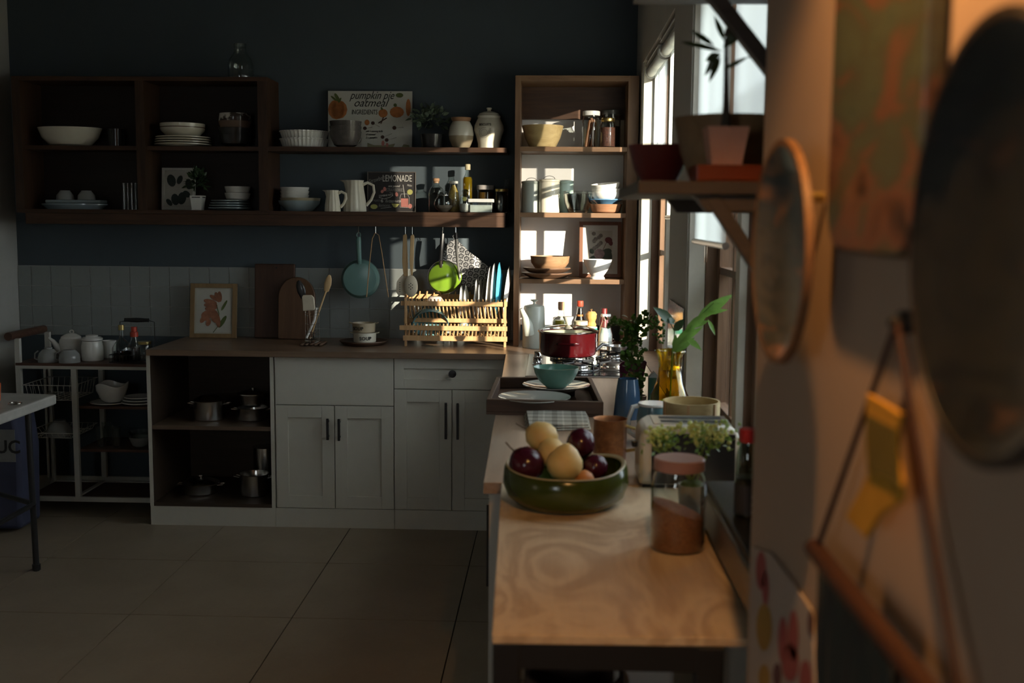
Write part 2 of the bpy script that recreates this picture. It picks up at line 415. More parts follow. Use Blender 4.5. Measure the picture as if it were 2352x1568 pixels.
casement(2, 2.35, 3.60, [2.94], [1.40, 1.86])
def blind(y0, y1, X, zb, label, zroll=2.275):
    t = thing('roller_blind', label, 'roller blind', (X, (y0+y1)/2, zroll), group='white roller blinds in the two windows'); h = (y1-y0)/2
    MB().tube([(0, -h+.012, 0), (0, h-.012, 0)], .024, 16).build('roller', paint('blind_roll', (.62, .63, .58), .7), t)
    BOX(-.030, .03, -h+.004, h-.004, .028, .034).build('headrail', paint('rail_grey', (.42, .42, .40), .4), t, smooth=False)
    for s in (-1, 1):
        MB().tube([(0, s*h, 0), (0, s*(h-.008), 0)], .031, 16).build('end_bracket', paint('bracket_grey', (.40, .40, .37), .4), t)
    MB().add([(.018, -h+.015, zb-zroll+.01), (.018, h-.015, zb-zroll+.01), (.018, h-.015, -.01), (.018, -h+.015, -.01)], [(0, 1, 2, 3)]).build('fabric', BLIND, t, smooth=False)
    MB().tube([(.018, -h+.012, zb-zroll), (.018, h-.012, zb-zroll)], .010, 12).build('bottom_bar', STEEL, t)
    MB().box(.008, .014, -.006, .006, zb-zroll-.055, zb-zroll-.008).build('pull_tab', glass('tab_plastic', (.9, .9, .88), .1), t, smooth=False)
    return t
blind(4.845, 5.495, .475, 1.87, 'white roller blind half drawn beside the tall shelf unit')
blind(4.165, 4.785, .475, 1.57, 'white roller blind on the sash next to the grey pillar')
blind(2.905, 3.575, .440, 1.492, 'white roller blind with steel bar hanging behind the potted seedling')
blind(2.375, 2.875, .440, 1.76, 'white roller blind at the right, behind the shelf brace')
# unseen rear opening, added for fill light from behind the viewer
w3 = struct(bpy.data.objects.new('window_3', None)); COL.objects.link(w3)
MB().box(-1.45, -1.05, YB-.10, YB-.05, 1.30, 1.34).box(-1.45, -1.05, YB-.10, YB-.05, 2.06, 2.10).box(-1.45, -1.42, YB-.10, YB-.05, 1.34, 2.06).box(-1.08, -1.05, YB-.10, YB-.05, 1.34, 2.06).build('window_frame', FRAMEW, w3, smooth=False)
# outdoors
struct(BOX(.62, 30, -20, 30, -.5, -.3).build('ground_outside', paint('dry_grass', (.16, .15, .08), .9), smooth=False))
gw_ = struct(BOX(2.5, 2.65, -4, 1.62, -.3, 3.2).build('wall_sun_block', paint('sun_block_wall', (.35, .33, .29), .9), smooth=False))  # unseen wall added outside to keep direct sun off the second window
fn = struct(bpy.data.objects.new('sky_screen', None)); COL.objects.link(fn)  # unseen screen added outside to hold low skylight back from the second window
for i in range(21):
    BOX(1.30, 1.325, .55+i*.12, .55+i*.12+.115, -.3, 1.78).build('sky_screen_board', wood('sky_screen_wood', (.05, .035, .022), (.09, .065, .042), 'z'), fn, smooth=False)
hb = MB()
for i in range(700):
    hb.ball((random.uniform(.75, 7), random.uniform(9.2, 9.7), random.uniform(-.3, 1.5)), random.uniform(.1, .26), seg=6, rings=4)
hd = hb.build('hedge', DARKLEAF); hd['kind'] = 'stuff'; tag(hd, 'dark green hedge outside beyond the windows', 'hedge')

# ================================================================== base cabinets and worktops
YD = 5.36                                                  # door fronts
def door(name, x0, x1, z0, z1, parent, Y=YD, flat=False, fr=.062):
    x0 += .002; x1 -= .002; z0 += .002; z1 -= .002
    b = MB()
    if flat: b.box(x0, x1, Y, Y+.018, z0, z1)
    else:
        b.box(x0, x1, Y+.010, Y+.018, z0, z1)
        b.box(x0, x0+fr, Y, Y+.010, z0, z1).box(x1-fr, x1, Y, Y+.010, z0, z1).box(x0+fr, x1-fr, Y, Y+.010, z0, z0+fr).box(x0+fr, x1-fr, Y, Y+.010, z1-fr, z1)
    return b.build(name, WHITE, parent, smooth=False, bevel=.0012)
def bar_handle(x, z0, z1, par, Y=YD):
    MB().box(x-.006, x+.006, Y-.030, Y-.018, z0, z1).box(x-.005, x+.005, Y-.02, Y, z0+.012, z0+.022).box(x-.005, x+.005, Y-.02, Y, z1-.022, z1-.012).build('handle', BLACKP, par, smooth=False, bevel=.002)
xA, xB, xC, xD = bx(340, YD, .5), bx(630, YD, .5), bx(905, YD, .5), -.06
ZD = .868
u1 = thing('open_base_cabinet', 'open white base cabinet with one brown shelf holding steel pans', 'cabinet')
DARKIN = wood('dark_interior', (.045, .03, .02), (.075, .05, .034), 'x')
BOX(xA, xA+.018, YD, 5.95, .10, ZD).build('side_panel', WHITE, u1, smooth=False)
BOX(xA+.018, xA+.020, YD+.004, 5.94, .11, ZD).build('side_lining', DARKIN, u1, smooth=False)
BOX(xB-.018, xB, YD, 5.95, .10, ZD).build('side_panel', WHITE, u1, smooth=False)
BOX(xB-.020, xB-.018, YD+.004, 5.94, .11, ZD).build('side_lining', DARKIN, u1, smooth=False)
BOX(xA+.02, xB-.02, 5.935, 5.95, .10, ZD).build('back_panel', DARKIN, u1, smooth=False)
zs1 = zz(988, 480, YD)
BOX(xA+.02, xB-.02, YD+.006, 5.935, zs1, zs1+.02).build('shelf', wood('cab_shelf', (.11, .07, .045), (.17, .115, .075), 'x'), u1, smooth=False)
BOX(xA+.018, xB-.018, YD+.002, 5.95, .098, .116).build('bottom_board', DARKIN, u1, smooth=False)
BOX(xA, xB, YD+.004, YD+.02, 0, .099).build('plinth', WHITE, u1, smooth=False)
u2 = thing('base_cabinet', 'white base cabinet with plain top panel above two short-handled doors', 'cabinet')
BOX(xB+.001, xC-.001, YD+.02, 5.95, .10, ZD).build('carcass', WHITE, u2, smooth=False)
BOX(xB+.001, xC-.001, YD+.004, YD+.02, 0, .099).build('plinth', WHITE, u2, smooth=False)
zt2 = zz(931, 770, YD); xm = bx(768.5, YD, .5)
door('top_panel', xB+.006, xC, zt2, ZD, u2, flat=True)
d = door('door', xB+.006, xm, .10, zt2, u2); bar_handle(bx(754, YD, .6), zz(1008, 754, YD), zz(959, 754, YD), d)
d = door('door', xm, xC, .10, zt2, u2); bar_handle(bx(780, YD, .6), zz(1010, 780, YD), zz(960, 780, YD), d)
u3 = thing('base_cabinet', 'white base cabinet with a knobbed drawer over two long-handled doors', 'cabinet')
BOX(xC+.001, xD, YD+.02, 5.95, .10, ZD).build('carcass', WHITE, u3, smooth=False)
BOX(xC+.001, xD, YD+.004, YD+.02, 0, .099).build('plinth', WHITE, u3, smooth=False)
zt3 = zz(894, 980, YD); xm3 = bx(1038, YD, .5)
d = door('drawer', xC, xD-.0, zt3, ZD, u3, fr=.048)
kz = zz(857, 1040, YD); LAT([(0, 0), (.010, 0), (.010, .012), (.019, .018), (.019, .026), (0, .028)], 20).build('knob', BLACKP, d, (bx(1040, YD, kz), YD, kz), (PI/2, 0, 0))
d = door('door', xC, xm3, .10, zt3, u3); bar_handle(bx(1025, YD, .6), zz(1006, 1025, YD), zz(923, 1025, YD), d)
d = door('door', xm3, xD, .10, zt3, u3); bar_handle(bx(1052, YD, .6), zz(1007, 1052, YD), zz(924, 1052, YD), d)
u4 = thing('base_cabinet', 'white base cabinet run under the stove side worktop', 'cabinet')
MB().slab([(-.135, 2.74), (.435, 2.74), (.435, 5.33), (-.185, 5.33)], .10, ZD).build('carcass', WHITE, u4, smooth=False)
MB().slab([(-.10, 2.80), (.435, 2.80), (.435, 5.33), (-.15, 5.33)], 0, .10).build('plinth', WHITE, u4, smooth=False)
for k in range(4):
    ya, yb = 2.745+k*.63, 2.745+(k+1)*.63-.004
    xa, xb = -.135-.0192*(ya-2.74), -.135-.0192*(yb-2.74)
    dd = MB().slab([(xa-.018, ya), (xa, ya), (xb, yb), (xb-.018, yb)], .11, ZD-.01).build('door', WHITE, u4, smooth=False, bevel=.0015)
    xh = (xa+xb)/2; MB().tube([(xh-.045, yb-.06, .42), (xh-.045, yb-.06, .68)], .006, 8).tube([(xh-.045, yb-.06, .44), (xh-.012, yb-.06, .44)], .004, 6).tube([(xh-.045, yb-.06, .66), (xh-.012, yb-.06, .66)], .004, 6).build('handle', BLACKP, dd)
xf, xn = -.219, -.165
wt = thing('worktop', 'brown wood worktop running along the back wall cabinets and the stove side', 'worktop')
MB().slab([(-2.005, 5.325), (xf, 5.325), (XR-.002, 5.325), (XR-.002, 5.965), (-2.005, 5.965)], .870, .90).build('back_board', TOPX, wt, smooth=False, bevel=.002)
MB().slab([(xn, 2.697), (XR-.002, 2.697), (XR-.002, 5.323), (xf, 5.323)], .870, .90).build('side_board', TOPY_GLARE, wt, smooth=False, bevel=.002)

# plywood table with black frame
pt = thing('plywood_table', 'pale plywood table top on a black metal frame beside the beige wall', 'table')
MB().slab([(-.088, 1.685), (.437, 1.697), (.437, 2.694), (-.120, 2.694)], .884, .90).build('table_top', PLY, pt, smooth=False, bevel=.002)
for x, y in ((-.065, 1.71), (-.095, 2.64), (.26, 1.71), (.26, 2.64)):
    BOX(x-.022, x+.022, y-.022, y+.022, 0, .884).build('leg', BLACK, pt, smooth=False, bevel=.003)
BOX(-.087, .27, 1.69, 1.72, .842, .884).build('front_rail', BLACK, pt, smooth=False)
MB().slab([(-.085, 1.72), (-.06, 1.72), (-.085, 2.66), (-.112, 2.66)], .842, .884).build('side_rail', BLACK, pt, smooth=False)
BOX(-.09, .28, 1.74, 2.62, .40, .42).build('lower_shelf', wood('lower_shelf', (.2, .14, .08), (.3, .21, .13), 'y'), pt, smooth=False)
b = LAT(shell([(.05, 0), (.085, .02), (.10, .20), (.098, .245)], .008), 28).build('dark_basket', paint('dark_wicker', (.05, .03, .02), .8, bmp=.6, scale=30), None, (.055, 2.10, .42))
tag(b, 'dark brown round basket on the shelf under the plywood table', 'basket')
b = BOX(-.06, .06, -.09, .09, 0, .26).build('storage_tin', paint('off_white_tin', (.5, .47, .42), .5), None, (.195, 2.2, .42), smooth=False, bevel=.01)
tag(b, 'off-white tin behind the basket under the plywood table', 'tin')

# ================================================================== wall cabinet, long shelves, tall unit
YF = 5.72
wc = thing('wall_cabinet', 'dark walnut open wall cabinet with two bays of dishes', 'cabinet')
x0, x1 = bx(30, YF, 2.0), -1.480; zb, zt = 1.570, 2.275
BOX(x0, x1, YF, YW-.003, zt-.022, zt).build('top_board', WALNUT, wc, smooth=False, bevel=.001)
BOX(x0, x1, YF, YW-.003, zb, zb+.02).build('bottom_board', WALNUT, wc, smooth=False, bevel=.001)
BOX(x0, x0+.045, YF, YW-.003, zb+.02, zt-.022).build('side_panel', WALNUTZ, wc, smooth=False)
BOX(x1-.050, x1, YF, YW-.003, zb+.02, zt-.022).build('side_panel', WALNUTZ, wc, smooth=False)
BOX(-2.172, -2.126, YF, YW-.003, zb+.02, zt-.022).build('divider', WALNUTZ, wc, smooth=False)
BOX(x0+.045, x1-.05, YW-.012, YW-.003, zb+.02, zt-.022).build('back_panel', wood('walnut_back', (.012, .006, .004), (.024, .012, .008), 'x'), wc, smooth=False)
for a, b in ((x0+.045, -2.172), (-2.126, x1-.05)): BOX(a, b, YF+.03, YW-.012, 1.900, 1.922).build('shelf', WALNUT, wc, smooth=False)
s2 = thing('wall_shelf', 'long lower walnut wall shelf with a deep front beam and utensil hooks', 'shelf')
BOX(-2.775, -.243, YF, YW-.003, 1.513, 1.569).build('beam', WALNUT, s2, smooth=False, bevel=.001)
BOX(x1+.001, -.243, YF, YW-.003, 1.5695, 1.589).build('shelf_board', WALNUT, s2, smooth=False, bevel=.001)
s1 = tag(BOX(x1+.001, -.238, YF, YW-.003, 1.897, 1.922).build('wall_shelf', WALNUT, None, smooth=False, bevel=.001), 'upper walnut wall shelf carrying the pumpkin recipe sign', 'shelf')
tu = thing('tall_shelf_unit', 'tall brown wooden shelf unit with white back standing in the window corner', 'shelf unit')
YT = 5.66; tx0, tx1 = -.195, .432
BOX(tx0, tx0+.028, YT, YW-.003, .90, 2.28).build('side_panel', OAKZ, tu, smooth=False, bevel=.001)
BOX(tx1-.055, tx1, YT, YW-.003, .90, 2.28).build('side_panel', OAKZ, tu, smooth=False, bevel=.001)
BOX(tx0+.028, tx1-.055, YT, YW-.003, 2.252, 2.28).build('top_board', OAKX, tu, smooth=False, bevel=.001)
BOX(tx0+.028, tx1-.055, YW-.05, YW-.016, 2.085, 2.252).build('valance', WALNUT, tu, smooth=False)
BOX(tx0+.028, tx1-.055, YW-.014, YW-.003, .985, 2.252).build('back_panel', paint('white_back', (.74, .73, .70), .5, var=.02), tu, smooth=False)
for z in (1.925, 1.591, 1.251): BOX(tx0+.028, tx1-.055, YT+.005, YW-.014, z-.024, z).build('shelf', OAKX, tu, smooth=False, bevel=.001)
Z1, Z2 = 1.922, 1.589                                      # shelf tops

# ================================================================== small things: helpers
def L(name, label, cat, px, Y, z, prof, mat, t=None, seg=32, group=None, parent=None, **kw):
    """turned vessel, profile in photo pixels at depth Y"""
    k = K(Y); pr = pxs(prof, k); pr = shell(pr, t*k) if t else (pr if pr[0][0] == 0 else [(0, pr[0][1])]+pr)
    if not t and pr[-1][0] > 0: pr = pr+[(0, pr[-1][1])]
    o = LAT(pr, seg, **kw).build(name, mat, None, P(px, Y, z)); return tag(o, label, cat, group)
def T(name, label, cat, px, Y, z, group=None, rotz=0.0): return thing(name, label, cat, P(px, Y, z), rotz, group)
def part(t, name, prof, mat, k, sh=None, seg=32, loc=(0, 0, 0), rot=(0, 0, 0), **kw):
    pr = pxs(prof, k)
    if sh: pr = shell(pr, sh*k)
    else:
        if pr[0][0] > 0: pr = [(0, pr[0][1])]+pr
        if pr[-1][0] > 0: pr = pr+[(0, pr[-1][1])]
    return LAT(pr, seg, **kw).build(name, mat, t, loc, rot)
def open_lathe(t, name, prof, mat, k, seg=32, loc=(0, 0, 0)): return LAT(pxs(prof, k), seg).build(name, mat, t, loc)
def arc_pts(cx, cz, r, a0, a1, n=12, y=0, ez=1.0): return [(cx+r*math.cos(a0+(a1-a0)*i/n), y, cz+r*ez*math.sin(a0+(a1-a0)*i/n)) for i in range(n+1)]
def bush(t, name, mat, c, rx, rz, n, l, w, ry=None, droop=.1):
    b = MB(); c = Vector(c)
    for i in range(n):
        a = random.uniform(0, 2*PI); e = random.uniform(-.5, 1.4); q = random.uniform(.35, 1)
        d = Vector((math.cos(a)*math.cos(e), math.sin(a)*math.cos(e), math.sin(e)))
        p = c + Vector((d.x*rx*q, d.y*(ry or rx)*q, d.z*rz*q)); b.leaf(p, d+Vector((random.uniform(-.6, .6), random.uniform(-.6, .6), random.uniform(-.3, .7))), l*random.uniform(.7, 1.2), w, droop=droop)
    o = b.build(name, mat, t, ang=60); o['kind'] = 'stuff'; return o
def plate_prof(r, h=5, t=2.2): return [(0, 0), (r*.55, 0), (r*.62, h*.25), (r, h), (r, h+t), (r*.60, h*.25+t), (0, t)]

# ------------------------------------------------------------------ wall cabinet, left bay
YS = 5.85; ZM = 1.922; ZBt = 1.590
L('serving_bowl', 'wide plain cream bowl alone on the upper left cabinet shelf', 'bowl', 162, YS, ZM, [(30, 0), (48, 4), (64, 20), (73, 42)], CREAM, 2.5, ell=.72)
L('dark_tumbler', 'dark tumbler right of the wide cream bowl', 'tumbler', 268, YS+.03, ZM, [(17, 0), (18, 41)], DARKC, 2)
t = L('platter', 'pale platter carrying two upturned cups in the left bay', 'platter', 172, YS, ZBt, [(0, 0), (62, 0), (76, 10), (76, 13), (60, 4), (0, 3)], BLUEGREYC, ell=.55)
t = tag(MB().slab([(-.15, -.05), (.15, -.05), (.15, .05), (-.15, .05)], 0, .018).build('serving_board', BLUEGREYC, None, P(176, YS, ZBt+.032), smooth=False, bevel=.006), 'narrow pale serving dish on the platter under the cups', 'dish')
for px, lb in ((150, 'left of two grey cups upturned on the narrow dish'), (199, 'right of two grey cups upturned on the narrow dish')):
    L('upturned_cup', lb, 'cup', px, YS, ZBt+.051, [(20, 0), (19, 10), (12, 19), (11, 21)], GREYC, seg=24, group='upturned cups on the dish')
for i, px in enumerate((286, 295, 304, 313)):
    L('tall_glass', ['leftmost of four slim tall glasses by the divider', 'second of four slim tall glasses by the divider', 'third of four slim tall glasses by the divider', 'rightmost of four slim tall glasses by the divider'][i], 'glass', px, YS-.05+.05*(i % 2), ZBt, [(4, 0), (4.4, 61)], CLEAR, .6, 16, group='slim glasses')
# right bay
for i in range(4):
    L('dinner_plate', ['lowest', 'second', 'third', 'top'][i]+' cream plate in the stack under the cream bowl', 'plate', 421, YS, ZM+.0125*i, plate_prof(63-i*.6, 5, 1.8), CREAM, seg=36, group='cream plates in the right bay')
t = T('cream_bowl', 'cream bowl with a ridged rim on a stack of plates', 'bowl', 420, YS, ZM+.0125*3+.013)
part(t, 'body', [(22, 0), (36, 3), (48, 15), (50, 20), (50, 31)], CREAM, K(YS), 2.4); part(t, 'rim_band', [(50.3, 21), (50.8, 21), (50.8, 23), (50.3, 23)], BROWNC, K(YS))
for i in range(3):
    L('dark_bowl', ['bottom dark bowl under the cow-patched bowl', 'middle dark bowl under the cow-patched bowl', 'dark brown bowl just beneath the cow-patched bowl'][i], 'bowl', 540, YS, ZM+.036*i, [(18, 0), (32, 8), (38, 28)], BROWNC if i == 2 else DARKC, 2.2, group='dark bowls in the right bay')
PATCH = blotch('patched_glaze', [(.44, (.60, .57, .50)), (.50, (.05, .035, .03))], 9, .2, 0)
L('patched_bowl', 'white bowl with dark patches on top of dark bowls', 'bowl', 540, YS, ZM+.036*2+.026, [(20, 0), (30, 4), (36, 18), (34, 34)], PATCH, 2)
def frame(name, label, cat, px0, px1, py0, py1, Y, z0, fw, matf, tilt, inner, matw=None, mat_w=0.0, dep=.018, lip=0):
    """leaning picture: frame bars, mount and print; origin at the bottom middle"""
    k = K(Y); w = (px1-px0)*k; h = (py1-py0)*k; t = thing(name, label, cat, P((px0+px1)/2, Y, z0), rot=(-tilt, 0, 0)); f = fw*k
    if f:
        for nm, a in (('frame_bar', (-w/2, -w/2+f, 0, h)), ('frame_bar', (w/2-f, w/2, 0, h)), ('frame_bar', (-w/2+f, w/2-f, 0, f)), ('frame_bar', (-w/2+f, w/2-f, h-f, h))):
            BOX(a[0], a[1], -dep, 0, a[2], a[3]).build(nm, matf, t, smooth=False, bevel=.001)
    BOX(-w/2+f, w/2-f, -dep*.5, -.002, f, h-f).build('mount', matw or PAPER, t, smooth=False)
    if mat_w:
        q = f+mat_w*k; BOX(-w/2+q, w/2-q, -dep*.5-.001, -dep*.5, q, h-q).build('print_sheet', inner, t, smooth=False)
    return t, w, h, -dep*.5-.0015
class Pieces(list):
    """collects one small mesh per drawn piece"""
    def prism(s, *a, **k): s.append(MB().prism(*a, **k)); return s
    def tube(s, *a, **k): s.append(MB().tube(*a, **k)); return s
    def build(s, name, mat, t, loc=(0, 0, 0)):
        for q in s: q.build(name, mat, t, loc)
def petal(b, cx, cz, rx, rz, ang=0.0, y=0.0, n=12, dy=.0006):
    pts = []
    for i in range(n):
        a = 2*PI*i/n; u, v = rx*math.cos(a), rz*math.sin(a); pts.append((cx+u*math.cos(ang)-v*math.sin(ang), cz+u*math.sin(ang)+v*math.cos(ang)))
    b.prism(pts, y-dy, y); return b
t, w, h, yf = frame('leaf_print', 'white framed print of dark round leaves leaning in the cabinet', 'picture', 373, 450, 384, 480, 5.90, ZBt, 6, paint('white_frame', (.55, .55, .50), .5), .10, PAPER)
b = Pieces(); petal(b, -w*.22, h*.70, w*.13, h*.15, .3, yf); petal(b, -w*.10, h*.25, w*.12, h*.14, .2, yf); petal(b, .03*w, h*.72, w*.08, h*.11, -.4, yf); petal(b, w*.10, h*.28, w*.13, h*.15, -.2, yf); petal(b, -w*.28, h*.18, w*.07, h*.1, .7, yf); petal(b, w*.30, h*.62, w*.1, h*.13, .1, yf); petal(b, w*.24, h*.38, w*.09, h*.1, .9, yf)
b.build('printed_leaves', paint('print_green', (.035, .05, .045), .7), t)
t = T('potted_plant', 'dark fern in a small square white pot before the leaf print', 'plant', 455, YS-.05, ZBt)
k = K(YS); part(t, 'pot', [(15, 0), (20, 33)], WHITEC, k, 2, 4, rot=(0, 0, PI/4)); part(t, 'soil', [(17, 28), (17, 30)], DARKC, k, seg=12); bush(t, 'foliage', DARKLEAF, (0, 0, 62*k), 22*k, 32*k, 130, .035, .012)
for i in range(4):
    L('side_plate', ['lowest', 'second', 'third', 'top'][i]+' blue-grey plate in the stack beside the fern pot', 'plate', 529, YS, ZBt+.013*i, plate_prof(49-i*2.0, 5, 1.8), BLUEGREYC, group='blue-grey plates')
for i in range(2):
    L('ribbed_bowl', ['lower', 'upper'][i]+' small ribbed white bowl on the blue-grey plates', 'bowl', 546, YS, ZBt+.013*3+.0145+.034*i, [(20, 0), (26, 4), (29, 15), (29, 17)], WHITEC, 2, group='ribbed bowls')
# glass jar on top of the cabinet
t = T('glass_churn', 'clear glass jar with a narrow neck standing on the wall cabinet', 'jar', 553, YS, 2.275)
k = K(YS); part(t, 'body', [(27, 0), (28, 8), (28, 34), (25, 46), (18, 55), (14, 62), (13, 72), (13, 80)], CLEAR, k, 1.2); part(t, 'neck_ring', [(13.2, 72), (14.4, 72), (14.4, 79), (13.2, 79)], CLEAR, k)

# ------------------------------------------------------------------ upper shelf
for i in range(2):
    L('fluted_dish', ['lower of two stacked fluted white baking dishes', 'upper of two stacked fluted white baking dishes'][i], 'dish', 699, YS, Z1+.040*i, [(46, 0), (48, 2), (53, 17), (55, 18), (55, 20)], WHITEC, 2, 72, group='fluted baking dishes', rib=36, amp=.018)
for i in range(3):
    L('glazed_bowl', ['bottom grey-brown bowl of the nested three before the recipe sign', 'middle grey-brown bowl of the nested three before the recipe sign', 'topmost grey-brown bowl of the nested three before the recipe sign'][i], 'bowl', 794, YS-.06, Z1+.026*i, [(16, 0), (26, 5), (34, 22), (36, 36)], blotch('stone_glaze', [(.35, (.07, .065, .06)), (.65, (.14, .12, .11))], 6, .15), 2, group='nested glazed bowls')
t, w, h, yf = frame('recipe_sign', 'white pumpkin pie oatmeal recipe board behind the upper shelf bowls', 'sign', 755, 946, 208, 338, 5.93, Z1, 0, None, .05, None, PAPER, 0, .02)
yf = -.0112
b = Pieces(); petal(b, -w*.40, h*.68, w*.10, h*.17, 0, yf); petal(b, -w*.37, h*.68, w*.10, h*.16, 0, yf); petal(b, w*.155, h*.62, w*.055, h*.075, 0, yf); petal(b, w*.32, h*.64, w*.085, h*.095, 0, yf); petal(b, w*.455, h*.72, w*.03, h*.15, 0, yf); petal(b, -w*.035, h*.46, w*.03, h*.05, 0, yf)
b.build('printed_pumpkins', ORANGEINK, t)
b = Pieces(); petal(b, -w*.39, h*.88, w*.02, h*.09, .5, yf-.0004); petal(b, -w*.43, h*.87, w*.012, h*.07, .9, yf-.0004); petal(b, -w*.36, h*.84, w*.012, h*.05, -.5, yf-.0004); petal(b, w*.35, h*.93, w*.045, h*.04, 0, yf); petal(b, w*.30, h*.76, w*.02, h*.03, 0, yf-.0004); petal(b, w*.14, h*.70, w*.012, h*.03, .5, yf-.0004)
b.build('printed_leaves', GREENINK, t)
b = Pieces()
for (x, z, r, l, a) in ((.035, .45, .022, .09, -.5), (-.06, .36, .022, .09, .15), (.29, .37, .024, .11, .05), (.15, .21, .022, .12, .35), (.20, .16, .022, .12, .25)):
    c, sn = math.cos(a), math.sin(a); pts = [(w*x+w*r*math.cos(q*PI/8), h*z+h*r*1.4*math.sin(q*PI/8)) for q in range(16)]; q0 = MB().prism(pts, yf-.0006, yf); q0.prism([(w*x-.0016*sn, h*z-.0016*c), (w*x+.0016*sn, h*z-.0016*c), (w*(x+l*c), h*z+w*l*sn-.001), (w*(x+l*c), h*z+w*l*sn+.001)], yf-.0005, yf); b.append(q0)
b.tube([(w*.10, yf, h*.45), (w*.20, yf, h*.54)], .003, 6); b.tube([(w*.13, yf, h*.44), (w*.16, yf, h*.55)], .003, 6)
b.build('printed_spoons', paint('brown_ink', (.07, .035, .025), .8), t)
b = Pieces(); petal(b, w*.155, h*.10, w*.018, h*.05, 0, yf); petal(b, w*.205, h*.07, w*.018, h*.04, 0, yf); b.build('printed_spills', PINKINK, t)
b = Pieces().prism([(-w*.03, 0.004), (w*.27, .004), (w*.30, h*.10), (w*.2, h*.07), (w*.05, h*.07), (-w*.03, h*.11)], yf-.0006, yf).prism([(w*.37, .004), (w*.47, .004), (w*.47, h*.07), (w*.40, h*.09)], yf-.0006, yf); b.build('printed_dish', paint('khaki_ink', (.22, .21, .12), .7), t)
for s, x, z, hh, sh, xs in (('pumpkin pie', -.24, .865, .14, .45, .80), ('oatmeal', -.20, .735, .14, .45, .95), ('INGREDIENTS', -.22, .60, .085, .1, .62), ('THOR', -.47, .42, .07, 0, .62)):
    text(s, h*hh, INK, t, (w*x, yf, h*z), shear=sh, xs=xs)
for i, s in enumerate(('add 1 canning ladle', 'of oatmeal', '2 c. pumpkin')): text(s, h*.035, INK, t, (-w*.05, yf, h*(.295-.055*i)), shear=.4, xs=.8)
b = MB()
for i in range(9): b.tube([(w*(-.21+.012*i), yf, h*(.03+.012*i)), (w*(-.10), yf, h*(.035+.02*i))], .0005, 4)
b.build('printed_lines', INK, t)
t = T('potted_plant', 'small dark leafy plant in a black pot on the upper shelf', 'plant', 992, YS, Z1)
k = K(YS); part(t, 'pot', [(22, 0), (27, 32)], DARKC, k, 2); part(t, 'soil', [(24, 28), (24, 29)], DARKC, k); bush(t, 'foliage', leafmat('grey_leaf', (.10, .14, .09), .1), (-4*k, 0, 62*k), 42*k, 34*k, 150, .034, .02, .07)
t = T('crock', 'two-tone cream and buff crock with a wooden lid', 'crock', 1059, YS-.03, Z1); k = K(YS-.03)
def banded(name, c1, c2, z, rough=.2):
    m, nt, b = newmat(name); s = nt.nodes.new('ShaderNodeSeparateXYZ'); nt.links.new(coords(nt), s.inputs[0])
    f = Ex(nt, s.outputs[2]).gt(z); nt.links.new(ramp(nt, f.k, [(.4, c1), (.6, c2)]), b.inputs['Base Color']); b.inputs['Roughness'].default_value = rough; return m
part(t, 'body', [(17, 0), (21, 5), (27, 20), (28.5, 32), (26, 48), (21, 58), (19.5, 60)], banded('two_tone_glaze', (.36, .29, .19), (.62, .58, .48), 28*k), k)
part(t, 'lid', [(19, 60), (21, 62), (23, 68), (22.5, 69)], wood('lid_wood', (.25, .13, .07), (.36, .2, .11), 'x'), k)
t = T('biscuit_jar', 'cream lidded jar lettered BISCUITS, half in the sun', 'jar', 1123, YS, Z1); k = K(YS)
part(t, 'body', [(23, 0), (25, 2), (25, 12), (29, 28), (34, 42), (33, 52), (28, 63), (25.5, 68), (26, 70)], CREAM, k, seg=40)
part(t, 'lid', [(26, 70), (26.5, 73), (24.5, 75), (22, 79), (12, 83), (5, 84), (4, 87), (6.5, 90), (5.5, 92)], CREAM, k)
text('BISCUITS', 5.2*k, INK, t, (0, -33.8*k, 50*k), bend=33.8*k, a0=-.22, align='CENTER', bold=.0002)
b = MB()
for r in (7.5, 11): b.tube([(-9*k+r*k*math.cos(a*PI/14), -33.6*k+abs(math.cos(a*PI/14))*.8*k, 34*k+r*k*math.sin(a*PI/14)) for a in range(29)], .0005, 4)
for i in range(6): b.tube([(-22*k+i*.6*k, -29.5*k, (44-i*3)*k), (-18*k, -31.5*k, (43-i*3)*k)], .0006, 4); b.tube([(3*k-i*.6*k, -34.2*k, (44-i*3)*k), (6*k, -33.8*k, (43-i*3)*k)], .0006, 4)
b.build('printed_emblem', INK, t)

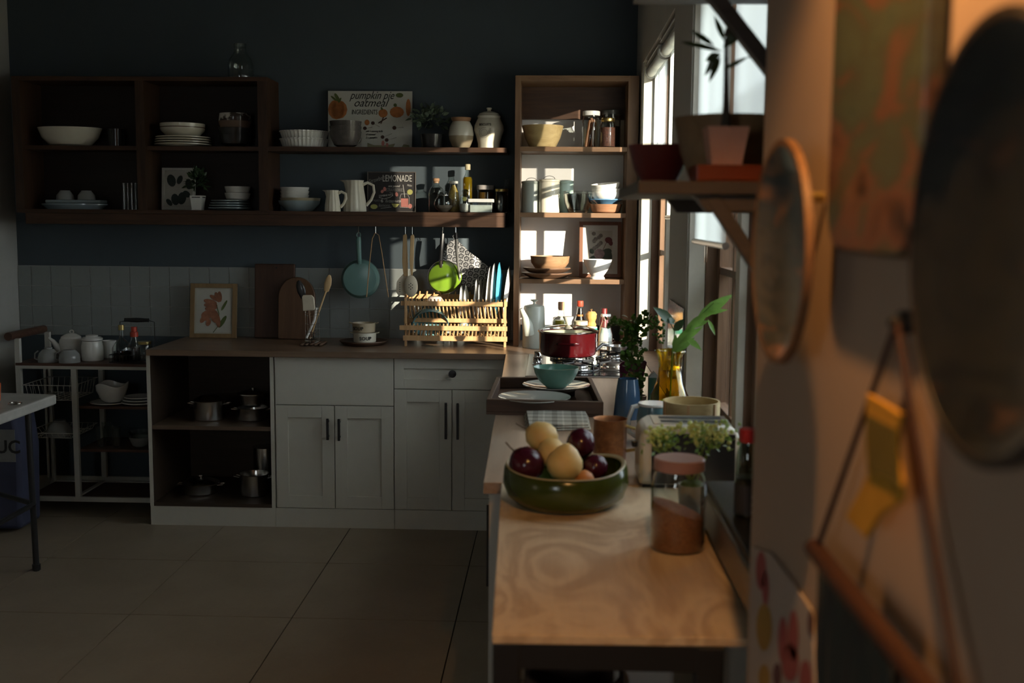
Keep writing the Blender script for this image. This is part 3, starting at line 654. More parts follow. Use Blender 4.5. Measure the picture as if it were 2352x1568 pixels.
# ------------------------------------------------------------------ lower shelf
t = L('shallow_dish', 'pale blue-grey shallow dish under the stacked ribbed bowls', 'dish', 688, YS, Z2, [(28, 0), (32, 3), (46, 17), (48, 24)], BLUEGREYC, 2.2)
L('shallow_dish', 'sandy shallow dish nested in the blue-grey one', 'dish', 690, YS, Z2+.012, [(26, 0), (30, 3), (44, 17), (46, 25)], paint('sand_glaze', (.42, .36, .24), .3), 2)
for i in range(4):
    L('ribbed_bowl', ['bottom', 'second', 'third', 'top'][i]+' ribbed white bowl in the stack on the shallow dishes', 'bowl', 677, YS, Z2+.0235+.0195*i, [(19, 0), (25, 3), (31, 12), (33, 19)], WHITEC, 2, group='white bowls on the lower shelf')
def jug(label, px, hp, wp, Y, group=None):
    t = T('fluted_jug', label, 'jug', px, Y, Z2); k = K(Y); r = wp/2
    b = MB(); prof = [(r*.98, 0), (r*1.0, hp*.03), (r*.97, hp*.3), (r*.80, hp*.7), (r*.74, hp*.92), (r*.80, hp)]
    pr = shell(pxs(prof, k), 2*k); b.lathe(pr, 48, rib=14, amp=.03)
    b.v = [(x - (max(0, z/(hp*k)-.72)/.28)**2*r*k*.75*max(0, -x/(r*k))**2, y*(1-.35*max(0, -x/(r*k))*max(0, z/(hp*k)-.8)/.2), z) for x, y, z in b.v]
    b.build('body', CREAM, t)
    hpts = [(r*.70*k, 0, hp*.86*k), (r*1.15*k, 0, hp*.93*k), (r*1.65*k, 0, hp*.84*k), (r*1.72*k, 0, hp*.62*k), (r*1.45*k, 0, hp*.38*k), (r*1.02*k, 0, hp*.20*k)]
    MB().tube(hpts, [4.0*k, 3.4*k, 3.2*k, 3.2*k, 3.2*k, 3.6*k], 10).build('handle', CREAM, t); return t
jug('smaller cream fluted jug with a loop handle', 764, 48, 36, YS-.10); jug('larger cream fluted jug beside the lemonade board', 815, 71, 52, YS-.02)
t, w, h, yf = frame('chalk_board', 'black chalk-lettered strawberry lemonade board on the lower shelf', 'sign', 844, 955, 394, 485, 5.93, Z2, 2, paint('board_edge', (.10, .085, .075), .6), .06, None, paint('chalkboard', (.020, .017, .017), .7), 0, .014)
yf = -.0076
text('LEMONADE', h*.17, CHALK, t, (-w*.19, yf, h*.76), xs=.60); text('Strawberry', h*.11, paint('grey_chalk', (.2, .19, .18), .9), t, (-w*.46, yf, h*.70), rot=(PI/2, -.30, 0), shear=.3, xs=.70)
text('one pound', h*.06, CHALK, t, (-w*.07, yf, h*.62), shear=.3, xs=.8); text('STRAWBERRIES', h*.085, MATS['grey_chalk'], t, (-w*.11, yf, h*.51), xs=.55); text('COMBINE WITH', h*.045, CHALK, t, (-w*.26, yf, h*.375), rot=(PI/2, -.1, 0), xs=.8)
text('6', h*.09, CHALK, t, (-w*.22, yf, h*.24)); text('&', h*.09, MATS['grey_chalk'], t, (-w*.13, yf, h*.24)); text('COLD WATER', h*.055, CHALK, t, (-w*.06, yf, h*.24), xs=.65); text('lemons', h*.08, MATS['grey_chalk'], t, (-w*.27, yf, h*.13), shear=.3, xs=.9)
text('ADD THE JUICE OF', h*.05, MATS['grey_chalk'], t, (-w*.44, yf, h*.26), xs=.45); text('FRESH', h*.045, CHALK, t, (w*.32, yf, h*.65), rot=(PI/2, .15, 0), xs=.7)
b = Pieces(); petal(b, w*.38, h*.50, w*.058, h*.068, 0, yf); petal(b, -w*.36, h*.13, w*.075, h*.06, 0, yf); b.prism([(w*.0, h*.21), (w*.16, h*.20), (w*.12, h*.13), (w*.08, h*.11), (w*.04, h*.13)], yf-.0006, yf); b.build('drawn_lemons', YELLOWINK, t)
b = Pieces(); petal(b, -w*.14, h*.57, w*.032, h*.055, .2, yf); petal(b, -w*.19, h*.51, w*.03, h*.045, -.5, yf); petal(b, w*.105, h*.44, w*.03, h*.055, .2, yf); b.prism([(w*.20, h*.13), (w*.345, h*.12), (w*.345, h*.34), (w*.195, h*.34)], yf-.0006, yf); petal(b, w*.385, h*.15, w*.04, h*.06, 0, yf); b.build('drawn_strawberries', PINKINK, t)
b = MB(); g = .0008
b.tube([(w*.18, yf, h*.12), (w*.175, yf, h*.36), (w*.20, yf, h*.45)], g, 5).tube([(w*.36, yf, h*.12), (w*.365, yf, h*.36), (w*.33, yf, h*.45)], g, 5).tube([(w*.18, yf, h*.12), (w*.36, yf, h*.11)], g, 5).tube([(w*.20, yf, h*.45), (w*.33, yf, h*.45)], g, 5)
b.tube([(w*.235, yf-.001, h*.68), (w*.275, yf-.001, h*.36)], .0017, 6); b.tube([(-w*.26, yf, h*.36), (-w*.15, yf, h*.325), (-w*.02, yf, h*.37), (w*.03, yf, h*.42)], .0011, 5); b.tube([(w*.03, yf, h*.39), (w*.03, yf, h*.47), (-w*.04, yf, h*.48)], g, 5); b.tube([(-w*.22, yf, h*.09), (w*.0, yf, h*.12)], g, 5)
b.build('drawn_jar', CHALK, t)

# glass bottles and jars in the sun patch
def jar(name, label, cat, px, Y, z, prof, lid, lidmat, fill=None, fillmat=None, glassm=CLEAR, th=1.0, seg=28, lidname='lid', fillname='contents'):
    t = T(name, label, cat, px, Y, z); k = K(Y); part(t, 'glass_body', prof, glassm, k, th, seg)
    if lid: part(t, lidname, lid, lidmat, k, seg=seg)
    if fill: part(t, fillname, fill, fillmat, k, seg=seg)
    return t
CORK = paint('cork', (.42, .24, .13), .8, var=.3, scale=90); PASTA = paint('pasta', (.62, .42, .10), .6, var=.5, scale=120, bmp=.8); SUGAR = paint('sugar', (.66, .64, .60), .9, var=.1, scale=80)
GOLD = metal('brass_lid', (.55, .42, .16), .3); PEPPERC = paint('peppercorns', (.03, .025, .02), .7, var=.6, scale=150, bmp=1); OIL = liquid('olive_oil', (.42, .28, .015)); HONEY = liquid('honey_tea', (.16, .08, .015))
jar('cork_flask', 'round-shouldered corked glass flask beside the chalk board', 'bottle', 1002, YS, Z2, [(17, 0), (18, 3), (18, 42), (15, 54), (8, 60), (7, 62), (7, 70)], [(6, 66), (6.5, 70), (7.5, 71), (7.5, 76), (6, 77)], CORK, [(16.5, 2), (16.5, 38), (10, 44)], glass('dry_herbs', (.45, .42, .30), .3, .4), lidname='cork')
t = jar('squat_jar', 'squat round glass jar with dark tea and a wire bail', 'jar', 1019, YS-.07, Z2, [(10, 0), (19, 8), (23, 18), (21, 28), (15, 35), (14, 42)], [(13, 42), (14, 43), (13, 45), (5, 47), (3, 50)], CLEAR, [(9, 1.5), (18, 8.5), (21.5, 15), (21.5, 16)], PEPPERC)
MB().tube(arc_pts(0, 0, 15.5*K(YS), 0, 2*PI, 20), .0008, 6, M=Matrix.Translation((0, 0, 38*K(YS))) @ Matrix.Rotation(PI/2, 4, 'X')).build('wire_bail', STEEL, t)
jar('pasta_bottle', 'tall glass bottle of golden pasta with a white cap', 'bottle', 1042, YS-.02, Z2, [(13, 0), (13.5, 3), (13.5, 30), (11, 48), (8, 60), (8, 66)], [(9.5, 65), (10, 66), (10, 70), (9.5, 70.5)], WHITEC, [(12.2, 2), (12.2, 30), (10, 46), (6, 56), (3, 62)], PASTA, lidname='cap')
jar('oil_bottle', 'tall slim bottle of golden oil with a cream cap', 'bottle', 1074, YS+.0, Z2, [(11, 0), (11.5, 2), (11.5, 76), (7, 84), (5, 90), (5, 97)], [(6, 96), (6.2, 97), (6.2, 108), (5.5, 109)], paint('cream_cap', (.55, .48, .30), .5), [(10.2, 2), (10.2, 74), (8, 80)], OIL, lidname='cap', fillname='oil')
t = jar('sugar_jar', 'small bulbous glass jar of sugar with a glass stopper', 'jar', 1068, YS-.09, Z2, [(9, 0), (13, 5), (14, 18), (12, 28), (11, 34)], [(11.5, 34), (12, 37), (7, 40), (5, 44), (8, 48), (5, 52), (0, 53)], CLEAR, [(8.5, 1.5), (12, 5), (12.8, 18), (12, 20)], SUGAR, lidname='stopper')
b = MB(); petal(b, 0, 0, 5*K(YS), 5*K(YS), 0, 0); b.build('lemon_sticker', YELLOWINK, t, (0, -13.4*K(YS), 30*K(YS)))
t = T('food_box', 'clear plastic food box with a bright white lid', 'box', 1105, YS-.09, Z2); k = K(YS-.09)
fb = MB(); fb.slab([(-24*k, -.03), (24*k, -.03), (24*k, .03), (-24*k, .03)], 0, .001); fb.slab([(-26*k, -.034), (26*k, -.034), (26*k, .034), (-26*k, .034)], 20*k, 22*k); fb.v = [(x*(1+.05*z/(22*k)), y, z) for x, y, z in fb.v]
BOX(-26*k, 26*k, -.034, .034, 0, 23*k).build('box_body', glass('plastic', (.86, .90, .88), .25, 1.2), t, smooth=False, bevel=.004); BOX(-29*k, 29*k, -.038, .038, 23*k, 31*k).build('lid', paint('white_lid', (.75, .75, .72), .4), t, smooth=False, bevel=.003); BOX(-24*k, 24*k, -.03, .03, 1*k, 17*k).build('contents', paint('rice_pale', (.55, .58, .54), .8, scale=60, var=.2), t, smooth=False)
jar('tea_jar', 'amber glass jar with a wide grey lid behind the food box', 'jar', 1115, YS+.04, Z2, [(18, 0), (19, 3), (19, 52), (18, 54)], [(20, 52), (20, 61), (19, 62)], paint('grey_lid', (.22, .20, .19), .5), [(17.5, 2), (17.5, 46)], HONEY)
jar('spice_jar', 'dark glass jar with a dull gold lid at the shelf end', 'jar', 1152, YS-.02, Z2, [(14, 0), (15, 3), (15, 46), (13, 49)], [(15, 48), (15, 53), (14, 54)], GOLD, [(13.8, 2), (13.8, 40)], glass('dark_spice', (.12, .08, .05), .3, .5))
jar('clear_cruet', 'faint clear bottle behind the gold-lidded jar', 'bottle', 1163, YS+.06, Z2, [(12, 0), (12, 45), (6, 58), (6, 72)], [(7, 72), (7, 77)], CLEAR)

# ================================================================== things hanging below the lower shelf
ZH = 1.513
def hook(t, x, y, z0, z1):
    MB().tube([(x, y, z1), (x, y, z0+.016), (x, y+.006, z0+.004), (x, y+.002, z0-.004), (x, y-.008, z0), (x, y-.010, z0+.012)], .0016, 8).build('hook', STEEL, t)
YH = 5.84
# teal frying pan, base towards the viewer
TEAL = ceramic('teal_enamel', (.15, .27, .25), .25); TEALD = ceramic('teal_rim', (.09, .16, .15), .3)
zc = zz(641, 826, YH); t = thing('frying_pan', 'teal enamel frying pan hanging bottom outwards from the shelf', 'pan', P(826, YH, zc)); k = K(YH)
LAT(shell(pxs([(34, 0), (38, 1), (44, 12), (44.5, 14)], k), 1.5*k), 48).build('pan_body', TEAL, t, rot=(-PI/2, 0, 0))
LAT(pxs([(43.5, 13), (45.5, 13), (45.5, 15), (43.5, 15), (43.5, 13)], k), 48).build('rim', TEALD, t, rot=(-PI/2, 0, 0))
MB().tube([(0, .004, 36*k), (0, -.012, 50*k), (-1*k, -.012, 90*k), (-1*k, -.008, 96*k)], [5*k, 5.5*k, 6*k, 5*k], 12).build('handle', TEAL, t)
MB().tube([(4.5*k*math.cos(a*PI/8)-1*k, -.008, 101*k+6*k*math.sin(a*PI/8)) for a in range(17)], 1.2*k, 6).build('hanging_ring', TEAL, t)
hook(t, -1*k, -.008, 104*k, ZH-zc)
# thin wooden tongs
YH2 = 5.78
t = thing('wooden_tongs', 'thin bent wooden tongs hanging beside the teal pan', 'tongs', P(866, YH2, zz(535, 866, YH2)))
def rel(px, py, Y, o): return tuple(onY(px, py, Y)-o.location)
MB().tube([rel(855, 548, YH2, t), rel(848, 610, YH2, t), rel(842, 682, YH2, t)], [.0022, .0022, .0028], 8).build('arm', BAMBOO, t)
MB().tube([rel(855, 548, YH2, t), rel(862, 534, YH2, t), rel(870, 540, YH2, t), rel(877, 580, YH2, t), rel(892, 682, YH2, t)], [.0022, .0018, .0018, .0022, .0028], 8).build('arm', BAMBOO, t)
MB().tube([rel(863, 536, YH2, t), (rel(863, 536, YH2, t)[0], 0, ZH-t.location.z)], .0012, 6).build('hook', STEEL, t)
# slotted spatula and spoon
CREAMSIL = paint('cream_silicone', (.58, .51, .38), .5); BEECH = wood('beech', (.46, .29, .13), (.60, .42, .22), 'z', 1, .5)
def outline(px, py, Y, o): return [(lambda v: (v[0], v[2]))(rel(a, b, Y, o)) for a, b in zip(px, py)]
t = thing('slotted_turner', 'cream slotted turner with a beech handle hanging by the shelf', 'spatula', P(932, YH2, zz(540, 932, YH2)))
MB().prism(outline((924, 926, 933, 935, 937, 937, 928, 926), (600, 540, 537, 542, 600, 634, 634, 622), YH2, t), -.008, 0).build('handle', BEECH, t, bevel=.002)
b = MB(); ol = outline((927, 937, 938, 936, 932, 929, 914, 910, 911, 916, 922), (628, 632, 640, 660, 678, 679, 677, 670, 648, 640, 634), YH2-.001, t); b.prism(ol, -.004, 0); b.build('blade', CREAMSIL, t, bevel=.0012)
for i in range(5): BOX(-.0022, .0022, -.0052, -.0038, -.0025, .0025).build('slot', DARKC, t, rel(918.5, 649+i*5, YH2, t), smooth=False)
MB().tube([rel(931, 545, YH2, t), (rel(931, 545, YH2, t)[0], 0, ZH-t.location.z)], .0012, 6).build('hook', STEEL, t)
t = thing('slotted_spoon', 'cream slotted spoon with a beech handle in front of the turner', 'spoon', P(946, YH2-.02, zz(540, 946, YH2-.02)))
MB().prism(outline((941, 943, 950, 952, 950, 948, 944, 942), (600, 541, 538, 543, 600, 632, 632, 612), YH2-.02, t), -.008, 0).build('handle', BEECH, t, bevel=.002)
cb = rel(944, 657, YH2-.02, t); k = K(YH2); bb = MB().lathe([(0, -.010), (.5, -.008), (.85, -.004), (1, .001), (.97, .003), (.8, -.001), (.45, -.005), (0, -.007)], 32, M=Matrix.Translation(cb) @ Matrix.Rotation(-PI/2, 4, 'X') @ Matrix.Diagonal((15.5*k, 25*k, 1, 1))); bb.build('bowl', CREAMSIL, t)
for a in range(7):
    x, z = (0, 0) if a == 6 else (4.5*math.cos(a*PI/3+.5), 6.5*math.sin(a*PI/3+.5)); LAT([(0, 0), (.0028, 0), (.0028, .0015), (0, .0015)], 10).build('hole', DARKC, t, (cb[0]+x*k, cb[1]-.0105, cb[2]+z*k), (PI/2, 0, 0))
MB().tube([rel(947, 546, YH2-.02, t), (rel(947, 546, YH2-.02, t)[0], 0, ZH-t.location.z)], .0012, 6).build('hook', STEEL, t)
# green saucepan
GREEN = ceramic('green_enamel', (.15, .26, .022), .14); ys = 5.82; zc = zz(637, 1016, ys)
t = thing('saucepan', 'bright green saucepan with a black handle hanging upside outwards', 'pan', P(1016, ys, zc)); k = K(ys)
b = LAT(shell(pxs([(27, 0), (31, 2), (37, 22), (38, 24)], k), 1.5*k), 48); b.v = [(x+(max(0, x/(38*k))**6)*4*k*(z/(24*k)), y, z) for x, y, z in b.v]
b.build('pan_body', GREEN, t, (0, -.03, 0), (-PI/2, -.15, -.12))
LAT(pxs([(38, 24), (39.3, 24), (39.3, 26), (38, 26), (38, 24)], k), 48).build('rim', CHROME, t, (0, -.03, 0), (-PI/2, -.15, -.12))
MB().tube([(-2*k, -.02, 24*k), (-2*k, -.03, 41*k)], 5.2*k, 10).build('ferrule', CHROME, t)
MB().tube([(-2*k, -.03, 41*k), (-1*k, -.035, 60*k), (1*k, -.032, 84*k), (2*k, -.028, 100*k)], [5*k, 4.5*k, 5.5*k, 5*k], 10).build('handle', BLACKP, t)
hook(t, 2*k, -.028, 102*k, ZH-zc)
# oven mitt / pot holder with scallop print
ym = 5.90; t = thing('pot_holder', 'grey scallop-print quilted pot holder hanging by one corner', 'pot holder', P(1046, ym, zz(545, 1046, ym)))
ol = outline((1038, 1050, 1062, 1078, 1100, 1122, 1125, 1108, 1088, 1062, 1040, 1022, 1016, 1020, 1030), (550, 552, 562, 578, 594, 612, 632, 650, 660, 655, 640, 620, 600, 575, 558), ym, t)
MB().prism(ol, -.016, 0).build('quilted_pad', SCALLOP, t, bevel=.006)
MB().tube([rel(1044, 552, ym, t), rel(1040, 542, ym, t), rel(1046, 536, ym, t), rel(1050, 544, ym, t), rel(1048, 553, ym, t)], .002, 6).build('loop', paint('grey_tape', (.2, .2, .2), .9), t)
MB().tube([rel(1046, 538, ym, t), (rel(1046, 538, ym, t)[0], 0, ZH-t.location.z)], .0012, 6).build('hook', STEEL, t)
yk = 5.80; t = thing('ladle', 'steel-handled ladle hanging in front of the pot holder', 'ladle', P(1050, yk, zz(530, 1050, yk)))
MB().tube([rel(1048, 548, yk, t), rel(1049, 580, yk, t), rel(1052, 610, yk, t), rel(1057, 636, yk, t), tuple(Vector(rel(1050, 652, yk, t))+Vector((0, .05, 0)))], [.009, .008, .007, .006, .004], 10).build('handle', paint('grey_handle', (.30, .28, .25), .35), t)
MB().tube([rel(1047, 534, yk, t), rel(1048, 549, yk, t)], .010, 10).build('handle_cap', BLACKP, t); MB().tube([rel(1047, 536, yk, t), (rel(1047, 536, yk, t)[0], 0, ZH-t.location.z)], .0012, 6).build('hook', STEEL, t)
cb = rel(1044, 650, yk, t); LAT(shell([(.004, 0), (.018, .004), (.028, .016), (.030, .026)], .0015), 24).build('bowl', STEEL, t, (cb[0], cb[1]+.06, cb[2]-.01))

# ================================================================== dish rack on the worktop
rk = thing('dish_rack', 'two-tier slatted bamboo dish rack in the sunlight', 'dish rack', P(1042, 5.78, .90)); k = K(5.70); ox = rk.location
def rx(px, y, z): return bx(px, y, z)-ox.x
yf0, yb0 = 5.60-ox.y, 5.86-ox.y
zA = zz(786, 1042, 5.60)-.9; zBm = zz(765, 1042, 5.60)-.9
def rbar(nm, px0, px1, y, z, hx=.007, hz=.009): 
    BOX(rx(px0, y+ox.y, .9+z), rx(px1, y+ox.y, .9+z), y-hx, y+hx, z-hz, z+hz).build(nm, BAMBOO, rk, smooth=False, bevel=.001)
zr1, zr2, zr3, zr4 = [zz(q, 1042, 5.60)-.9 for q in (777, 753, 738, 698)]
rbar('lower_front_rail', 926, 1165, yf0, zr1, .008, .013); rbar('lower_back_rail', 930, 1160, yb0-.10, zr1)
rbar('basket_front_rail', 918, 1165, yf0-.012, zr2, .008, .012); rbar('basket_back_rail', 930, 1160, yb0-.06, zr2)
rbar('upper_bottom_rail', 928, 1165, yf0+.06, zr3, .008, .011); rbar('upper_front_rail', 921, 1165, yf0+.02, zr4, .008, .012); rbar('upper_back_rail', 930, 1160, yb0, zr4+.02, .008, .012)
slm = None
def slat(a, b2, nm='slat'):
    MB().tube([a, b2], .0042, 6).build(nm, BAMBOO, rk, smooth=False)
n = 27
for i in range(n):
    px = 934+i*(1156-934)/(n-1); x = rx(px, 5.60, 1.0)
    slat((x, yf0-.010, zr2+.022), (x-.010, yf0+.006, zr1-.005)); slat((x-.012, yf0+.022, zr4+.022), (x, yf0+.062, zr3-.002))
    if i % 2 == 0: slat((x, yb0-.002, zr4+.045), (x, yf0+.075, zr3+.004)); slat((x, yb0-.07, zr2+.018), (x, yf0+.02, zr1+.004))
for px in (932, 1160):
    for y in (yf0+.012, yb0-.03): 
        x = rx(px, y+ox.y, 1.0); BOX(x-.006, x+.006, y-.008, y+.008, 0, zr4+.03).build('leg', BAMBOO, rk, smooth=False, bevel=.001)
# dishes in the rack
def upright(label, px, py0, py1, Y, r_w, mat, lean=0.0, cat='plate', yaw=0.0):
    """plate standing on edge, face turned to the side"""
    zt = zz(py0, px, Y); zb = zz(py1, px, Y); r = (zt-zb)/2
    t = thing('rack_plate', label, cat, P(px, Y, zb), rot=(0, lean, yaw))
    LAT([(0, 0), (r*.55, 0), (r*.62, .004), (r, .016), (r, .0185), (r*.6, .007), (0, .0035)], 36).build('plate_body', mat, t, (.016, 0, r), (0, -PI/2, 0)); return t
SKY = ceramic('sky_blue', (.10, .48, .68)); PORC = ceramic('porcelain', (.74, .73, .70))
for q, (px, a, b2, Y, ln, mt, lb) in enumerate(((1059, 656, 728, 5.74, .02, PORC, 'small white plate, leftmost upright in the rack'), (1069, 656, 728, 5.74, .02, PORC, 'small white plate, second upright in the rack'), (1090, 640, 732, 5.74, .06, PORC, 'medium white plate, third upright in the rack'), (1099, 640, 732, 5.74, .06, PORC, 'medium white plate, fourth upright in the rack'), (1108, 641, 732, 5.75, .06, GREYC, 'grey plate shaded between the white plates in the rack'), (1117, 610, 728, 5.74, .08, PORC, 'large white plate left of the blue one in the rack'), (1129, 604, 728, 5.74, .05, PORC, 'large white plate touching the blue one in the rack'), (1141, 602, 726, 5.74, .05, SKY, 'sky blue plate standing in the rack'), (1156, 610, 724, 5.74, .12, PORC, 'large white plate leaning at the rack end'))):
    upright(lb, px, a, b2, Y, 0, mt, ln, yaw=-.02)
def half_up(label, name, px, py, Y, r, hgt, mat, tilt):
    o = LAT(shell(pxs([(r*.45, 0), (r*.6, 1), (r*.9, hgt*.55), (r, hgt)], K(Y)), 1.6*K(Y)), 36).build(name, mat, None, onY(px, py, Y), tilt); return tag(o, label, 'bowl')
half_up('teal bowl tipped face out in the lower rack', 'rack_bowl', 988, 728, 5.69, 42, 26, ceramic('teal_bowl', (.12, .24, .25)), (R(128), 0, R(8)))
half_up('second teal bowl nested behind in the lower rack', 'rack_bowl', 986, 724, 5.73, 42, 26, MATS['teal_bowl'], (R(128), 0, R(8)))
half_up('small pale mint bowl upturned in the lower rack', 'rack_bowl', 1072, 737, 5.69, 17, 17, ceramic('mint_pale', (.40, .50, .46)), (PI, .25, 0))
half_up('pinkish upturned bowl in the upper rack tier', 'rack_bowl', 999, 680, 5.72, 23, 18, ceramic('pink_glaze', (.42, .34, .31)), (PI, 0, 0))
for i, px in enumerate((948, 957, 966)):
    t = thing('steel_spoon', ['leftmost', 'middle', 'rightmost'][i]+' of three steel spoons standing in the rack', 'spoon', P(px, 5.70, zz(738, px, 5.70)), group='spoons in the rack')
    MB().tube([(0, 0, 0), (0, .004, 26*k)], .0025, 8).build('handle', STEEL, t); MB().ball((0, .004, 34*k), 4*k, .0018, 9*k).build('bowl', STEEL, t)

# ================================================================== worktop, left half
ZW = .900
t, w, h, yf = frame('tulip_picture', 'oak-framed print of two orange tulips leaning on the tiles', 'picture', 436, 545, 646, 772, 5.88, ZW, 10, wood('oak_frame', (.20, .125, .055), (.29, .185, .085), 'z'), .13, PAPER, paint('ivory_mount', (.46, .44, .36), .7), 4, .016)
TUL = paint('tulip_ink', (.33, .135, .075), .8, var=.5, scale=30); b = Pieces(); y_ = yf-.0006
for (x, z, rx_, rz_, a) in ((-.07, .66, .15, .05, -.25), (-.06, .60, .15, .05, -.05), (-.05, .55, .14, .045, .15), (.03, .73, .13, .04, -.5), (.13, .76, .05, .10, .1), (.08, .75, .05, .1, .35), (-.16, .40, .10, .09, .3), (-.08, .44, .13, .07, -.2), (.03, .40, .09, .13, .3), (.10, .32, .055, .13, .15), (-.10, .28, .05, .07, -.4), (-.22, .34, .05, .08, -.6)): petal(b, w*x, h*z, w*rx_, h*rz_, a, y_); y_ -= .0002
b.build('printed_petal', TUL, t)
b = Pieces(); petal(b, w*.23, h*.60, w*.028, h*.11, -.5, yf); petal(b, w*.20, h*.30, w*.045, h*.13, -.55, yf); b.tube([(w*.06, yf, h*.62), (w*.12, yf, h*.45)], .0022, 6).tube([(w*.12, yf, h*.45), (w*.11, yf, h*.22), (w*.0, yf, h*.10)], .0018, 6); b.build('printed_stem', GREENINK, t)
t = thing('cutting_board', 'tall dark rectangular cutting board leaning against the tiles', 'cutting board', P(632, 5.90, ZW), rot=(-.09, 0, 0)); k = K(5.9)
BOX(-47*k, 47*k, -.020, 0, 0, 172*k).build('board', wood('board_dark', (.045, .021, .012), (.08, .038, .022), 'z'), t, smooth=False, bevel=.006)
LAT([(0, 0), (.006, 0), (.006, .001), (0, .001)], 12).build('hang_hole', BLACK, t, (4*k, -.0202, 163*k), (PI/2, 0, 0))
t = thing('cutting_board', 'arched brown cutting board in front of the tall board', 'cutting board', P(682, 5.86, ZW), rot=(-.11, 0, 0)); k = K(5.86)
pts = [(-43*k, 3*k), (-40*k, 0), (40*k, 0), (43*k, 3*k)]+[(43*k*math.cos(a*PI/16), 97*k+47*k*math.sin(a*PI/16)) for a in range(17)]
MB().prism(pts, -.020, 0).build('board', wood('board_arch', (.085, .040, .019), (.14, .072, .035), 'z'), t, bevel=.004)
# utensil holder on a trivet
tr = thing('trivet', 'square cork and bead trivet under the utensil holder', 'trivet', P(720, 5.62, ZW)); k = K(5.62)
for i in range(5):
    for j in range(7): MB().ball(((i-2)*.024 - .0, (j-3)*.022, .007), .0115, .0105, .007, 8, 6).build('bead', paint('bead_brown', (.10, .055, .03), .6, var=.4), tr)
t = T('utensil_holder', 'round chrome wire holder full of cooking utensils', 'utensil holder', 718, 5.62, ZW+.0145); r = 16*k
for z in (2, 9, 17, 24, 42, 62, 68, 75): MB().tube([(r*math.cos(a*PI/12), r*math.sin(a*PI/12), z*k) for a in range(25)], .0011, 6).build('wire_ring', CHROME, t)
for a in range(6): MB().tube([(r*math.cos(a*PI/3+.4), r*math.sin(a*PI/3+.4), 1*k), (r*math.cos(a*PI/3+.4), r*math.sin(a*PI/3+.4), 76*k)], .0011, 6).build('wire_post', CHROME, t)
LAT([(0, 0), (r, 0), (r, .0015), (0, .0015)], 24).build('base_disc', CHROME, t)
MB().tube([(x, -r*.2, 76*k+z) for x, _, z in arc_pts(0, 0, r, 0, PI, 12)], .0012, 6).build('top_hoop', CHROME, t)
def utensil(name, label, cat, pts, rad, mat, head=None, headmat=None):
    o = thing(name, label, cat, onY(pts[0][0], pts[0][1], pts[0][2])); q = [tuple(onY(*p)-o.location) for p in pts]
    MB().tube(q, rad, 10).build('handle', mat, o)
    if head: head(o, Vector(q[-1]))
    return o
def hd(o, e): MB().prism([(e.x-12*k, e.z-2*k), (e.x-14*k, e.z+30*k), (e.x-11*k, e.z+35*k), (e.x+8*k, e.z+35*k), (e.x+14*k, e.z+29*k), (e.x+16*k, e.z+4*k), (e.x+12*k, e.z-1*k)], e.y-.006, e.y+.006).build('blade', CREAMSIL, o, bevel=.003)
utensil('silicone_spatula', 'cream silicone spatula standing in the wire holder', 'spatula', [(716, 774, 5.61), (708, 712, 5.60)], .0055, wood('brown_handle', (.14, .07, .04), (.2, .11, .06), 'z'), hd)
utensil('marble_pin', 'white and brown stick leaning across the wire holder', 'utensil', [(704, 776, 5.60), (722, 735, 5.61), (727, 706, 5.62)], [.006, .007, .006], WHITEC)
def hd(o, e): MB().lathe([(0, -1), (.7, -.7), (1, 0), (.8, .6), (.35, .95), (0, 1)], 20, M=Matrix.Translation(e+Vector((4*k, 0, 16*k))) @ Matrix.Rotation(.22, 4, 'Y') @ Matrix.Diagonal((8.5*k, .006, 22*k, 1))).build('bowl', BEECH, o)
utensil('wooden_spoon', 'pale wooden spoon rising right from the wire holder', 'spoon', [(712, 778, 5.63), (731, 720, 5.64), (749, 668, 5.65)], [.004, .0045, .005], BEECH, hd)
def hd(o, e): MB().lathe([(0, -1), (.6, -.8), (1, -.1), (.9, .5), (.45, .9), (0, 1)], 20, M=Matrix.Translation(e+Vector((-5*k, 0, 18*k))) @ Matrix.Rotation(-.28, 4, 'Y') @ Matrix.Diagonal((10*k, .008, 24*k, 1))).build('bowl', DARKC, o)
utensil('dark_spoon', 'dark wooden spoon head behind the cream spatula', 'spoon', [(722, 778, 5.63), (708, 720, 5.66), (697, 684, 5.67)], .004, DARKC, hd)
o = thing('whisk', 'thin wire whisk beside the pale wooden spoon', 'whisk', onY(716, 776, 5.66))
q = [tuple(onY(*p)-o.location) for p in ((716, 776, 5.66), (733, 705, 5.67))]; MB().tube(q, .004, 8).build('handle', STEEL, o)
for s in (-1, -.35, .35, 1):
    MB().tube([q[1], (q[1][0]+(5*s+1)*k, q[1][1], q[1][2]+18*k), (q[1][0]+(9*s+7)*k, q[1][1], q[1][2]+42*k), (q[1][0]+(5*s+13)*k, q[1][1], q[1][2]+56*k), (q[1][0]+14*k, q[1][1], q[1][2]+59*k)], .0006, 5).build('wire', STEEL, o)
